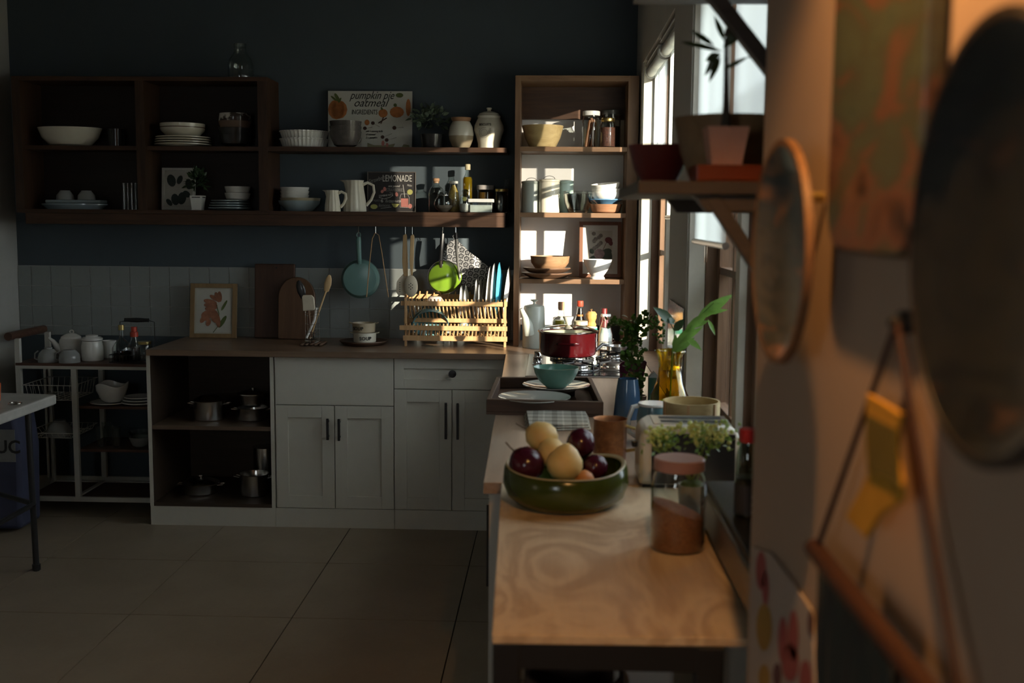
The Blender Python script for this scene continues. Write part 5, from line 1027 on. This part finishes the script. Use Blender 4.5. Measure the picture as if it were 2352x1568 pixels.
o = LAT([(0, 0), (.075, 0), (.082, .006), (.125, .018), (.1255, .021), (.085, .010), (0, .005)], 48).build('dinner_plate', PLT, None, (q1.x, 3.745, ZW+.030)); o.rotation_euler = (.0, 0, 0); tag(o, 'large pale glossy plate at the front of the wooden tray', 'plate')
o2 = LAT([(0, 0), (.075, 0), (.082, .006), (.125, .018), (.1255, .021), (.085, .010), (0, .005)], 48).build('dinner_plate', PLT, None, (q2.x, 4.03, ZW+.030)); tag(o2, 'pale plate under the mint bowl on the tray', 'plate')
for xx, yy, lb in ((q1.x, 3.745, 'flat dark mat under the front plate'), (q2.x, 4.03, 'flat dark mat under the rear plate')):
    m_ = LAT([(0, 0), (.07, 0), (.07, .0195), (0, .0195)], 32).build('plate_mat', TRW, None, (xx, yy, ZW+.0103)); tag(m_, lb, 'mat')
kk = K(4.0); o = LAT(shell(pxs([(17, 0), (22, 2), (40, 18), (50, 36), (53.5, 50)], kk), 1.8*kk), 48).build('mint_bowl', ceramic('mint_glaze', (.22, .44, .36), .14), None, (bx(1277, 4.03, .96), 4.03, ZW+.0355)); tag(o, 'mint green bowl resting on the rear tray plate', 'bowl')
a = [onZ(px, py, .905) for px, py in ((1203, 952), (1350, 950), (1358, 985), (1208, 988))]; ac = sum(a, Vector())/4
o = thing('plaid_napkin', 'folded grey plaid napkin behind the fruit bowl', 'napkin', (ac.x, ac.y, ZW))
for i in range(3):
    e = .004*i; MB().slab([(q.x-ac.x+(e if q.x < ac.x else -e), q.y-ac.y+(e if q.y < ac.y else -e)*(1 if i else 1)) for q in (a[3], a[2], a[1], a[0])], .0005+.007*i, .0068+.007*i).build('fold', PLAID, o, bevel=.003)
COPPER = paint('hammered_copper', (.42, .18, .075), .20, 1.0, .4, 60, .9)
t = T('copper_mug', 'hammered copper mug with a brass handle', 'mug', 1400, 2.99, ZW); k = K(2.99)
part(t, 'body', [(36, 0), (38, 2), (39, 50), (38, 92), (40, 96)], COPPER, k, 1.6, 36); MB().tube([(38*k, 0, 78*k), (60*k, -.01, 74*k), (68*k, -.01, 50*k), (60*k, -.01, 26*k), (38*k, 0, 20*k)], 4*k, 10).build('handle', GOLD, t)
DBLUE = ceramic('deep_blue', (.045, .095, .17), .15)
t = T('blue_mug', 'tall deep blue tapered cup before the hob', 'cup', 1441, 3.63, ZW); k = K(3.63); part(t, 'body', [(32, 0), (33, 3), (27, 66), (23, 92)], DBLUE, k, 2)
t = T('striped_jug', 'white jug with teal inside and a curved handle', 'jug', 1500, 3.22, ZW); k = K(3.22); TL = ceramic('dusk_teal', (.10, .19, .22), .2)
part(t, 'body', [(34, 0), (38, 4), (39, 60), (34, 92)], TL, k, 2); MB().tube([(-30*k, 0, 88*k), (-48*k, 0, 84*k), (-58*k, 0, 55*k), (-56*k, 0, 25*k), (-36*k, 0, 12*k)], [6*k, 6*k, 5*k, 5*k, 5*k], 10).build('handle', WHITEC, t)
part(t, 'white_collar', [(36, 88), (37, 90), (36, 94), (33, 94)], WHITEC, k)
L('blue_bowl', 'small denim blue bowl behind the bamboo steamer', 'bowl', 1545, 3.45, ZW, [(20, 0), (26, 4), (30, 62), (31, 66)], MATS['denim_blue'], 2)
t = T('bamboo_steamer', 'round bamboo steamer basket beside the dark window', 'steamer', 1585, 3.08, ZW); k = K(3.08)
for i, (z0, z1, r) in enumerate(((0, 62, 62), (63, 124, 65))): LAT(pxs([(r-4, z0), (r, z0), (r, z1), (r-4, z1), (r-4, z0)], k), 40).build('hoop', BAMBX, t)
LAT(pxs([(0, 100), (61, 100), (61, 104), (0, 104)], k), 32).build('slatted_floor', BAMBX, t)
for a in range(6): BOX(-.004, .004, -.002, .002, 63*k, 123*k).build('binding', BAMBOO, t, (65.5*k*math.cos(a*PI/3+.3), 65.5*k*math.sin(a*PI/3+.3), 0), (0, 0, a*PI/3+.3+PI/2), smooth=False)
# pouch in a wooden cup, herbs
t = T('snack_pouch', 'purple foil pouch standing in a wooden cup before the hob', 'pouch', 1446, 3.92, ZW); k = K(3.92)
part(t, 'wooden_cup', [(22, 0), (26, 2), (30, 36)], BAMBX, k, 2)
MB().prism([(-20*k, 8*k), (20*k, 8*k), (38*k, 98*k), (30*k, 102*k), (-18*k, 98*k), (-26*k, 90*k)], -.008, .008).build('pouch', paint('purple_foil', (.11, .015, .05), .25, scale=8), t, bevel=.005)
b = MB(); petal(b, 2*k, 55*k, 15*k, 20*k, 0, -.0082); b.build('pouch_picture', paint('ochre_ink', (.30, .17, .05), .5), t)
t = T('herb_pot', 'trailing dark green herb with round leaves in a small pot', 'plant', 1462, 3.74, ZW); k = K(3.74); part(t, 'pot', [(18, 0), (23, 40)], BROWNC, k, 2)
def herb(path, n, spread, l, nm):
    b = MB(); pts = [Vector(onY(*p)-t.location) for p in path]
    for i in range(n):
        u = random.random()*(len(pts)-1); j = int(u); c = pts[j].lerp(pts[min(j+1, len(pts)-1)], u-j); d = Vector((random.uniform(-1, 1), random.uniform(-1, 1), random.uniform(-.5, 1)))
        p = c+d*random.uniform(.1, 1)*spread; b.leaf(p, d, l*random.uniform(.7, 1.2), l*.85)
    o = b.build(nm, HERBLEAF, t, ang=60); o['kind'] = 'stuff'; MB().tube(pts, .002, 6).build('stem', GREENINK, t)
herb([(1462, 930, 3.74), (1455, 850, 3.74), (1450, 780, 3.74), (1462, 735, 3.74)], 340, .040, .021, 'leaf_mass'); herb([(1460, 770, 3.74), (1430, 748, 3.74), (1395, 742, 3.74)], 60, .017, .017, 'leaf_mass'); herb([(1462, 745, 3.74), (1490, 735, 3.72), (1512, 760, 3.7)], 60, .02, .015, 'leaf_mass')
t = T('green_carton', 'small green carton with a folded top behind the vase', 'carton', 1500, 3.78, ZW); k = K(3.78)
BOX(-.018, .018, -.018, .018, 0, 78*k).build('box_body', paint('green_card', (.02, .11, .07), .4), t, smooth=False); MB().prism([(-.018, 78*k), (.018, 78*k), (0, 92*k)], -.018, .018).build('gable_top', paint('silver_card', (.5, .52, .5), .3), t, smooth=False)
# amber vase with foliage
Yv = 3.40; t = T('amber_vase', 'fluted amber glass vase of green leaves by the window pillar', 'vase', 1535, Yv, ZW); k = K(Yv)
prof = [(40, 0), (43, 4), (45, 60), (42, 85), (30, 115), (25, 145), (25, 165), (28, 178), (34, 187), (33, 190)]
LAT(shell(pxs(prof, k), 1.6*k), 60, rib=10, amp=.05, twist=6.0).build('vase_body', AMBER, t)
VL = GREENLEAF
lf = (((1550, 812), (1552, 765), 15), ((1545, 805), (1600, 738), 24), ((1570, 765), (1632, 708), 20), ((1598, 735), (1684, 670), 26), ((1612, 722), (1672, 708), 12), ((1622, 716), (1668, 690), 15), ((1590, 752), (1628, 734), 13), ((1626, 733), (1643, 768), 10), ((1575, 775), (1612, 802), 15), ((1545, 812), (1596, 772), 18), ((1590, 765), (1606, 756), 11), ((1560, 790), (1616, 745), 13), ((1600, 742), (1612, 728), 11))
st = MB(); st.tube([tuple(onY(x, y, Yv)-t.location) for x, y in ((1535, 985), (1545, 800), (1600, 735), (1640, 695))], [.003, .003, .0025, .002], 6).build('stem', VL, t)
for i, (a, b2, wd) in enumerate(lf):
    p, q = onY(a[0], a[1], Yv-.01*(i % 3))-t.location, onY(b2[0], b2[1], Yv-.03*(i % 3))-t.location; MB().leaf(p, q-p, (q-p).length, wd*k, n=(random.uniform(-.2, .2), -1, .35), droop=.05).build('leaf', VL, t, ang=60)
st = MB(); st.tube([tuple(onY(x, y, Yv+.02)-t.location) for x, y in ((1530, 985), (1548, 810), (1549, 760), (1525, 712))], .002, 6).build('stem', DARKLEAF, t)
for a, b2, wd in (((1550, 745), (1500, 705), 26), ((1548, 760), (1572, 732), 20), ((1545, 730), (1540, 742), 16)):
    p, q = onY(a[0], a[1], Yv)-t.location, onY(b2[0], b2[1], Yv-.02)-t.location; MB().leaf(p, q-p, (q-p).length, wd*k, n=(.2, -1, .6)).build('leaf', DARKLEAF, t, ang=60)
b = MB()
for i in range(24): 
    v = onY(random.uniform(1494, 1532), random.uniform(726, 796), Yv+.02)-t.location; b.ball(tuple(v), random.uniform(2.5, 4.5)*k, seg=8, rings=6)
o = b.build('berries', HERBLEAF, t); o['kind'] = 'stuff'
# glossy sheet on the pillar
v0 = onX(1538, 690, .437); v1 = onX(1572, 690, .437); o = thing('glossy_print', 'glossy photo print fixed to the pillar behind the vase', 'print', (.437, (v0.y+v1.y)/2, 1.10)); h = (v0.y-v1.y)/2
BOX(-.004, 0, -h, h, -.16, .17).build('sheet', blotch('photo_colours', [(.35, (.25, .27, .28)), (.5, (.6, .6, .58)), (.62, (.45, .12, .10))], 12, .08), o, smooth=False)

# ================================================================== things on the plywood table
GB = blotch('green_glaze', [(.3, (.032, .050, .006)), (.7, (.060, .080, .010))], 5, .18, .5, (1, 1, 3))
Yb = 2.505; t = thing('fruit_bowl', 'mossy green ceramic bowl heaped with pears and plums', 'bowl', (bx(1298, Yb, .9), Yb, ZW))
b = LAT(shell([(.092, 0), (.115, .006), (.136, .025), (.146, .05), (.143, .078), (.139, .084)], .008), 64)
b.v = [(x, y, z+(.016*max(0, math.cos(math.atan2(y, x)-.25))**3+.010*max(0, math.cos(math.atan2(y, x)-2.7))**2)*max(0, (z-.03)/.05)) for x, y, z in b.v]; b.build('bowl_body', GB, t)
LAT([(.129, .082), (.1395, .086), (.137, .089), (.130, .085), (.129, .082)], 64).build('rim', paint('raw_rim', (.36, .31, .17), .4), t)
rim = t.children[-1]
for v in rim.data.vertices: a = math.atan2(v.co.y, v.co.x); v.co.z += .016*max(0, math.cos(a-.25))**3+.010*max(0, math.cos(a-2.7))**2
PEAR = blotch('pear_skin', [(.3, (.62, .42, .14)), (.7, (.72, .56, .22))], 14, .45); PLUM = blotch('plum_skin', [(.3, (.035, .004, .012)), (.7, (.075, .010, .022))], 9, .22)
FX = t.location
def fruit(name, label, px, py, Y, r, mat, axis, long=1.25, stem=True, neck=.62):
    c = onY(px, py, Y); o = thing(name, label, name.split('_')[-1], c); k = r*K(Y)
    M_ = Vector(axis).normalized().to_track_quat('Z', 'Y').to_matrix().to_4x4()
    pr = [(0, -1), (.25, -.97), (.6, -.8), (.9, -.45), (1, -.05), (.93, .3), (neck+.1, .68*long), (neck*.6, .9*long), (.12, .99*long), (0, .97*long)]
    MB().lathe(pr, 28, M=M_ @ Matrix.Scale(k, 4)).build('flesh', mat, o)
    if stem: MB().tube([tuple(M_ @ Vector((0, 0, .95*long*k))), tuple(M_ @ Vector((.1*k, 0, 1.25*long*k))), tuple(M_ @ Vector((.35*k, .1*k, 1.6*long*k)))], [.0022, .0018, .002], 6).build('stem', paint('fruit_stem', (.10, .06, .03), .8), o)
    return o
fruit('yellow_pear', 'yellow pear at the back of the heap with its stem leftwards', 1246, 1004, 2.550, 37, PEAR, (-.75, .2, .35), 1.15)
fruit('yellow_pear', 'yellow pear half hidden in the middle of the heap', 1268, 1040, 2.495, 34, PEAR, (-.2, .5, .6), 1.1, False)
fruit('yellow_pear', 'large yellow pear at the front of the heap', 1297, 1064, 2.450, 43, PEAR, (.15, -.15, 1), 1.15, False, .5)
fruit('purple_plum', 'dark plum at the left front of the bowl', 1210, 1066, 2.470, 42, PLUM, (-.5, .1, .5), 1.05)
fruit('purple_plum', 'dark plum standing at the back right of the bowl', 1334, 1018, 2.550, 34, PLUM, (.1, .2, 1), 1.1, False)
fruit('purple_plum', 'small dark plum at the right of the bowl', 1368, 1072, 2.500, 30, PLUM, (.4, 0, .8), 1.0, False)
fruit('orange_apricot', 'bit of an orange apricot low under the front pear', 1342, 1102, 2.450, 24, paint('apricot_skin', (.5, .2, .05), .5), (0, 0, 1), 1.0, False)
# toaster
t = thing('toaster', 'cream two-slot toaster with a steel top behind the glass jar', 'toaster', ((.222+.468)/2, 2.74, ZW)); hw, hdp, hh = .123, .075, .160
TC = paint('toaster_cream', (.56, .52, .42), .3, var=.04)
pts = [(-hw, .008), (-hw, hh-.035), (-hw+.008, hh-.014), (-hw+.03, hh-.002), (hw-.03, hh-.002), (hw-.008, hh-.014), (hw, hh-.035), (hw, .008)]
MB().prism(pts, -hdp, hdp).build('shell', TC, t, bevel=.01); BOX(-hw+.035, hw-.02, -hdp+.015, hdp-.015, hh-.003, hh+.0).build('steel_top', metal('top_steel', (.5, .5, .48), .3), t, smooth=False, bevel=.001)
for y in (-.026, .026): BOX(-hw+.055, hw-.035, y-.013, y+.013, hh-.001, hh+.0008).build('slot', BLACK, t, smooth=False)
BOX(-hw+.01, hw-.01, -hdp+.01, hdp-.01, 0, .008).build('base', BLACKP, t, smooth=False); BOX(-hw+.030, hw-.012, -hdp-.003, -hdp, .012, hh-.022).build('front_panel', paint('smoked_panel', (.02, .018, .016), .2), t, smooth=False, bevel=.002); BOX(-hw-.014, -hw, -.014, .014, .09, .105).build('lever', BLACKP, t, smooth=False, bevel=.003)
# lentil jar
Yj = 2.165; t = T('lentil_jar', 'tall glass jar half full of orange lentils with a dusty pink lid', 'jar', 1555, Yj, ZW); k = K(Yj)
LENT = paint('lentils', (.40, .155, .055), .8, var=.5, scale=260, bmp=1)
part(t, 'glass_body', [(54, 0), (61, 3), (63.5, 10), (63.5, 150), (60, 172), (54, 186), (54, 192)], CLEAR, k, 2.2, 44)
b = LAT(pxs([(0, 6), (58, 6), (60.5, 12), (60.5, 96), (40, 98), (20, 99), (0, 100)], k), 40); b.v = [(x, y, z-(x/(60*k))*22*k if z > 50*k else z) for x, y, z in b.v]; b.build('lentils', LENT, t)
part(t, 'lid', [(57, 190), (59, 191), (59, 214), (56, 217)], paint('dusty_pink', (.30, .17, .155), .4, var=.1), k)
# flowers
t = T('flower_pot', 'small pot of pale green blossoms in front of the toaster', 'plant', 1588, 2.40, ZW); k = K(2.40); part(t, 'pot', [(28, 0), (34, 80)], GREYC, k, 2.5); part(t, 'moss', [(0, 70), (31, 74), (22, 86), (0, 90)], HERBLEAF, k)
def posy(c, rx_, rz_, n):
    b = MB()
    for i in range(n):
        v = onY(c[0]+random.gauss(0, rx_), c[1]+random.gauss(0, rz_), 2.40+random.uniform(-.03, .03))-t.location; b.ball(tuple(v), random.uniform(.0032, .0058), seg=7, rings=5)
    o = b.build('blossoms', FLOWERM, t); o['kind'] = 'stuff'
posy((1515, 1000), 13, 12, 75); posy((1635, 1000), 22, 14, 130); posy((1545, 985), 22, 5, 20); posy((1600, 980), 14, 7, 40)
b = MB()
for i in range(140):
    v = onY(random.choice((random.gauss(1525, 18), random.gauss(1628, 25))), random.gauss(1020, 10), 2.40+random.uniform(-.03, .03))-t.location; b.leaf(v, (random.uniform(-1, 1), random.uniform(-1, 1), random.uniform(0, 1)), .016, .008)
for i in range(16): b.tube([(random.uniform(-.01, .01), 0, 80*k), tuple(onY(random.choice((1515, 1525, 1620, 1640)), 1010, 2.40)-t.location)], .001, 4)
o = b.build('foliage', leafmat('bright_leaf', (.15, .26, .05), .3), t); o['kind'] = 'stuff'
# griddle with steel side and the sauce bottle on it
t = thing('griddle', 'black table griddle with a steel side along the wall', 'griddle', (.33, 2.02, ZW))
BOX(0, .104, -.29, .33, .012, .088).build('steel_casing', metal('dull_steel', (.28, .27, .25), .42), t, smooth=False, bevel=.006); BOX(.006, .100, -.28, .32, .088, .100).build('black_top', paint('griddle_black', (.010, .010, .010), .35), t, smooth=False, bevel=.004)
for y in (-.25, .29): 
    for x in (.015, .09): LAT([(0, 0), (.010, 0), (.010, .013), (0, .013)], 12).build('foot', BLACKP, t, (x, y, 0))
t = thing('sauce_bottle', 'clear sauce bottle with a red cap against the near wall', 'bottle', (bx(1716, 2.06, 1.0), 2.06, ZW+.1005)); k = K(2.06)
part(t, 'glass_body', [(29, 0), (31, 3), (31, 128), (28, 150), (22, 168), (21, 176)], glass('bottle_glass', (.75, .80, .74), .04), k, 1.5); part(t, 'cap', [(23, 174), (24, 176), (24, 202), (22, 204)], paint('crimson_cap', (.30, .015, .02), .4), k)
part(t, 'sauce', [(29, 2), (29, 92)], paint('brown_sauce', (.018, .012, .008), .3), k); LAT(pxs([(31.4, 8), (31.6, 8), (31.6, 76), (31.4, 76)], k), 32).build('label', paint('black_label', (.012, .011, .011), .5), t)
b = Pieces()
for i in range(6): b.tube([(.002+.004*(i % 2), -31.9*k, (14+9*i)*k), (.008, -31.5*k, (18+9*i)*k)], .0012, 5)
b.build('label_mark', CHALK, t)

# ================================================================== bracket shelf at the right
BKW = wood('bracket_wood', (.042, .032, .025), (.075, .058, .045), 'x')
t = thing('bracket_shelf', 'brown wall shelf on diagonal braces beside the second window', 'shelf', (.437, 1.98, 1.60))
BOX(.135-.437, 0, -.23, .27, 0, .021).build('board', BKW, t, smooth=False, bevel=.002)
def brace(o, px0, py0, px1, py1, Y, wd, thick=.03, z_top=None):
    a, b2 = onY(px0, py0, Y), onY(px1, py1, Y); s = (.437-a.x)/(b2.x-a.x); e = a+(b2-a)*s; d = (e-a).normalized(); n = Vector((d.z, 0, -d.x))*wd/2
    MB().prism([((q-o.location).x, (q-o.location).z) for q in (a+n, e+n, e-n, a-n)], Y-o.location.y, Y+thick-o.location.y).build('brace', BKW, o, smooth=False, bevel=.002)
for yy in (1.765, 2.18):
    MB().prism([(.225-.437, -.001), (0, -.001), (0, -.026), (.245-.437, -.026)], yy-1.98, yy+.028-1.98).build('arm', BKW, t, smooth=False, bevel=.001)
brace(t, 1634, 447, 1745, 615, 1.763, .022); brace(t, 1634, 450, 1705, 560, 2.18, .022)
t = thing('bracket_shelf', 'upper wall shelf on braces, mostly above the view', 'shelf', (.437, 1.98, 1.985))
BOX(.155-.437, 0, -.23, .27, 0, .021).build('board', BKW, t, smooth=False, bevel=.002)
brace(t, 1634, -25, 1770, 150, 1.763, .022)
MB().prism([(.2-.437, -.001), (0, -.001), (0, -.026), (.22-.437, -.026)], 1.765-1.98, 1.793-1.98).build('arm', BKW, t, smooth=False)
ZS = 1.6215
L('red_bowl', 'dark red flared bowl at the end of the bracket shelf', 'bowl', 1512, 2.10, ZS, [(30, 0), (36, 3), (56, 40), (70, 92)], paint('red_lacquer', (.16, .022, .016), .35), 3)
L('bamboo_bowl', 'large spun bamboo bowl behind the seedling pot', 'bowl', 1668, 1.96, ZS, [(70, 0), (80, 4), (104, 70), (120, 148)], wood('bamboo_bowl_dark', (.20, .115, .05), (.30, .185, .09), 'x', .8, .45), 4, 48)
o = BOX(-.062, .062, -.05, .05, 0, .026).build('lacquer_box', paint('orange_red_lacquer', (.20, .035, .010), .3), None, (bx(1678, 1.82, ZS), 1.82, ZS), smooth=False, bevel=.003); tag(o, 'flat orange-red lacquer box under the seedling pot', 'box')
t = T('seedling_pot', 'pale pink square pot with a slender seedling on the bracket shelf', 'plant', 1664, 1.82, ZS+.0265); k = K(1.82)
LAT(shell(pxs([(47, 0), (65, 84)], k), 4*k), 4).build('pot', paint('pale_pink_clay', (.62, .33, .23), .7), t, rot=(0, 0, PI/4)); part(t, 'soil', [(0, 70), (44, 70), (0, 80)], DARKC, k, seg=4, rot=(0, 0, PI/4))
SDL = leafmat('seedling_leaf', (.05, .075, .02), .3)
MB().tube([(0, 0, 70*k), (0, 0, 130*k), (-2*k, 0, 200*k), (-4*k, 0, 260*k), (0, 0, 320*k)], [14*k, 7*k, 5*k, 4*k, 3*k], 8).build('stem', paint('stem_brown', (.06, .045, .03), .8), t)
for (a, b2, wd) in (((1662, 110), (1705, 62), 26), ((1660, 118), (1560, 95), 14), ((1655, 125), (1620, 140), 22), ((1652, 120), (1618, 175), 16), ((1655, 130), (1628, 190), 14), ((1664, 95), (1640, 35), 14), ((1640, 105), (1585, 70), 16), ((1662, 160), (1720, 130), 12), ((1716, 132), (1768, 128), 14), ((1664, 85), (1690, 50), 18)):
    p, q = onY(a[0], a[1], 1.82)-t.location, onY(b2[0], b2[1], 1.82+random.uniform(-.02, .02))-t.location; MB().leaf(p, q-p, (q-p).length, wd*k, n=(0, -1, .4)).build('leaf', SDL, t, ang=60)

# ================================================================== near wall at the right
XP = XN-.002
def onwall(px, py, X=XP): return onX(px, py, X)
DECO1 = blotch('plate_decor', [(.30, (.02, .028, .028)), (.45, (.10, .095, .08)), (.55, (.05, .06, .058)), (.66, (.36, .17, .07))], 16, .3, 1.0, (.8, .28, .8)); DECO2 = blotch('board_decor', [(.30, (.03, .016, .010)), (.42, (.17, .075, .042)), (.50, (.07, .075, .045)), (.60, (.085, .105, .065)), (.70, (.012, .022, .020))], 16, .4, 1.0, (.30, 1, .8)); DECO3 = blotch('oval_decor', [(.30, (.008, .009, .009)), (.5, (.020, .020, .017)), (.6, (.008, .009, .010)), (.72, (.085, .046, .026))], 16, .4, 1.0, (.8, .35, .8))
RIMW = wood('wooden_rim', (.13, .065, .030), (.21, .11, .05), 'z')
c = onwall(1820, 580, XN-.035); r = 250*K(c.y)
t = thing('wall_plate', 'round dark flowered plate hanging leftmost on the beige wall', 'plate', c, rot=(0, 0, R(2)))
LAT([(0, -.002), (r*.72, -.002), (r*.80, -.006), (r, -.016), (r*.97, -.018), (r*.78, -.010), (r*.7, -.006), (0, -.006)], 56).build('plate_face', DECO1, t, rot=(0, PI/2, 0)); LAT([(r*.95, -.018), (r*1.01, -.018), (r*1.015, -.010), (r*.97, -.008), (r*.95, -.018)], 56).build('plate_rim', RIMW, t, rot=(0, PI/2, 0))
LAT([(0, 0), (.006, 0), (.006, .032), (0, .032)], 10).build('wall_hook', GOLD, t, (0, 0, r*.5), (0, PI/2, 0))
a, b2 = onwall(1897, 560, XN-.02), onwall(2100, 580, XN-.02); yc = (a.y+b2.y)/2; hl = (a.y-b2.y)/2; zb_ = b2.z-.006; hh = .21
t = thing('wall_board', 'oblong rose-painted board with rounded corners hanging on the beige wall', 'wall decoration', (XN-.003, yc, zb_+hh))
pts = []
for cx, cz_, a0 in ((hl-.05, hh-.05, 0), (-hl+.05, hh-.05, 90), (-hl+.05, -hh+.05, 180), (hl-.05, -hh+.05, 270)): pts += [(cx+.05*math.cos(R(a0+q*15)), cz_+.05*math.sin(R(a0+q*15))) for q in range(7)]
MB().prism(pts, -.018, 0).build('board_face', DECO2, t, rot=(0, 0, -PI/2), bevel=.004)
t.children[0].rotation_euler = (0, 0, -PI/2)
a = onwall(2112, 560, XN-.02); yc = a.y-.145; t = thing('wall_platter', 'large dark round platter hanging nearest on the beige wall', 'platter', (XN-.004, yc, 1.548)); r = .142
LAT([(0, -.004), (r*.75, -.004), (r*.85, -.010), (r, -.022), (r*.98, -.025), (r*.8, -.014), (0, -.009)], 56).build('platter_face', DECO3, t, rot=(0, PI/2, 0)); LAT([(r*.96, -.025), (r*1.01, -.024), (r*1.01, -.018), (r*.96, -.018), (r*.96, -.025)], 56).build('platter_rim', paint('dark_rim', (.03, .022, .018), .4), t, rot=(0, PI/2, 0))
# hanging dowel with cord, cloths
hk = onwall(2060, 740, XN-.012); bA = onwall(1875, 1265, XN-.03); t = thing('cord_hanger', 'wooden towel dowel hanging on a red cord from a wall hook', 'towel hanger', hk)
bB = Vector((bA.x, .62, bA.z)); w_ = lambda v: tuple(Vector(v)-hk)
MB().tube([w_((bA.x, bA.y+.01, bA.z)), w_(bB)], .010, 12).build('dowel', wood('dowel', (.035, .013, .007), (.06, .024, .012), 'y'), t); MB().tube([(0, 0, 0), w_(bA)], .0028, 8).build('cord', paint('red_cord', (.035, .012, .009), .9), t); MB().tube([(0, 0, 0), w_((bB.x, bB.y+.06, bB.z))], .0028, 8).build('cord', paint('red_cord', (.035, .012, .009), .9), t)
LAT([(0, -.002), (.010, -.002), (.010, .010), (.004, .012), (.004, -.010), (0, -.012)], 14).build('wall_hook', BLACK, t, (.004, 0, 0), (0, PI/2, 0))
def cloth(name, label, cat, pts, X, mat, thick=.004):
    v = [onwall(px, py, X) for px, py in pts]; c = sum(v, Vector())/len(v); o = thing(name, label, cat, c)
    n = len(v); mb = MB(); L_ = [v_-c for v_ in v]; mb.v = [(q.x, q.y, q.z) for q in L_]+[(q.x+thick, q.y, q.z) for q in L_]
    mb.f = [tuple(range(n)), tuple(reversed(range(n, 2*n)))]+[(i, i+n, (i+1) % n+n, (i+1) % n) for i in range(n)]; return o, mb, c
o, mb, c = cloth('yellow_cloth', 'bright yellow cloth hanging from the cord on the beige wall', 'cloth', ((1990, 903), (2030, 925), (2066, 948), (2060, 985), (2058, 1040), (2070, 1110), (2068, 1150), (2020, 1182), (1987, 1236), (1940, 1188), (1965, 1140), (1990, 1090), (1986, 1000)), XN-.030, None)
mb.build('fabric', paint('yellow_cotton', (.60, .30, .02), .9, var=.15, scale=20), o, bevel=.0015)
def fold_(p, nm='fold', mt=None):
    q = [onwall(a, b2, XN-.0315)-c for a, b2 in p]; m2 = MB(); n = len(q); m2.v = [(v.x, v.y, v.z) for v in q]+[(v.x+.0016, v.y, v.z) for v in q]; m2.f = [tuple(range(n)), tuple(reversed(range(n, 2*n)))]+[(i, i+n, (i+1) % n+n, (i+1) % n) for i in range(n)]; m2.build(nm, mt, o)
fold_(((1990, 950), (2058, 985), (2060, 1040), (2066, 1125), (2040, 1100), (1994, 1080), (1988, 1000)), 'olive_fold', paint('olive_cotton', (.17, .12, .01), .9, var=.2))
o, mb, c = cloth('tulip_towel', 'white tea towel printed with pink and yellow tulips at the wall corner', 'towel', ((1726, 1255), (1768, 1268), (1815, 1330), (1862, 1402), (1872, 1600), (1874, 1720), (1720, 1720), (1722, 1450)), XN-.006, None)
mb.build('fabric', paint('white_cotton', (.46, .38, .32), .9, var=.05), o)
def blob_(px, py, rx_, ry_, mt):
    q = [onwall(px+rx_*math.cos(i*PI/8), py+ry_*math.sin(i*PI/8), XN-.0068)-c for i in range(16)]; m2 = MB(); m2.v = [tuple(v) for v in q]; m2.f = [tuple(range(16))]; m2.build('printed_tulip', mt, o)
RP = paint('rose_print', (.36, .085, .08), .9); YP = paint('mustard_print', (.40, .23, .05), .9); DP = paint('plum_print', (.12, .05, .055), .9)
for a in ((1748, 1310, 12, 45, RP), (1758, 1350, 8, 40, RP), (1755, 1440, 18, 55, YP), (1798, 1470, 11, 55, RP), (1822, 1460, 12, 60, RP), (1815, 1520, 20, 45, RP), (1862, 1430, 7, 30, DP), (1850, 1560, 15, 45, RP), (1755, 1555, 13, 30, YP), (1785, 1550, 10, 28, DP)): blob_(*a)
o, mb, c = cloth('dark_towel', 'dark green striped towel draped over the wooden dowel', 'towel', ((1880, 1285), (1945, 1370), (2015, 1462), (2040, 1500), (2040, 1700), (1880, 1720), (1872, 1500)), XN-.016, None)
mb.build('fabric', blotch('striped_towel', [(.35, (.10, .075, .05)), (.5, (.04, .05, .04)), (.65, (.05, .03, .03))], 10, .9, 0, (1, 8, 1)), o)
# wall lamp above, out of the view
lm = thing('wall_lamp', 'warm wall lamp above the hanging plates', 'lamp', (XN, .84, 2.12))
MB().tube([(0, 0, 0), (-.10, 0, .02), (-.13, 0, 0)], .008, 10).build('arm', BLACK, lm); LAT([(.025, .05), (.075, -.05), (.073, -.05), (.023, .05)], 28).build('shade', BLACK, lm, (-.13, 0, 0)); 
MB().ball((-.13, 0, .030), .015).build('bulb', paint('bulb_glass', (.9, .8, .6), .3), lm)
ld = bpy.data.lights.new('lamp_glow', 'POINT'); ld.energy = 29.0; ld.color = (1.0, .48, .15); ld.shadow_soft_size = .012
lo = bpy.data.objects.new('lamp_glow', ld); COL.objects.link(lo); lo.parent = lm; lo.location = (-.13, 0, -.009)
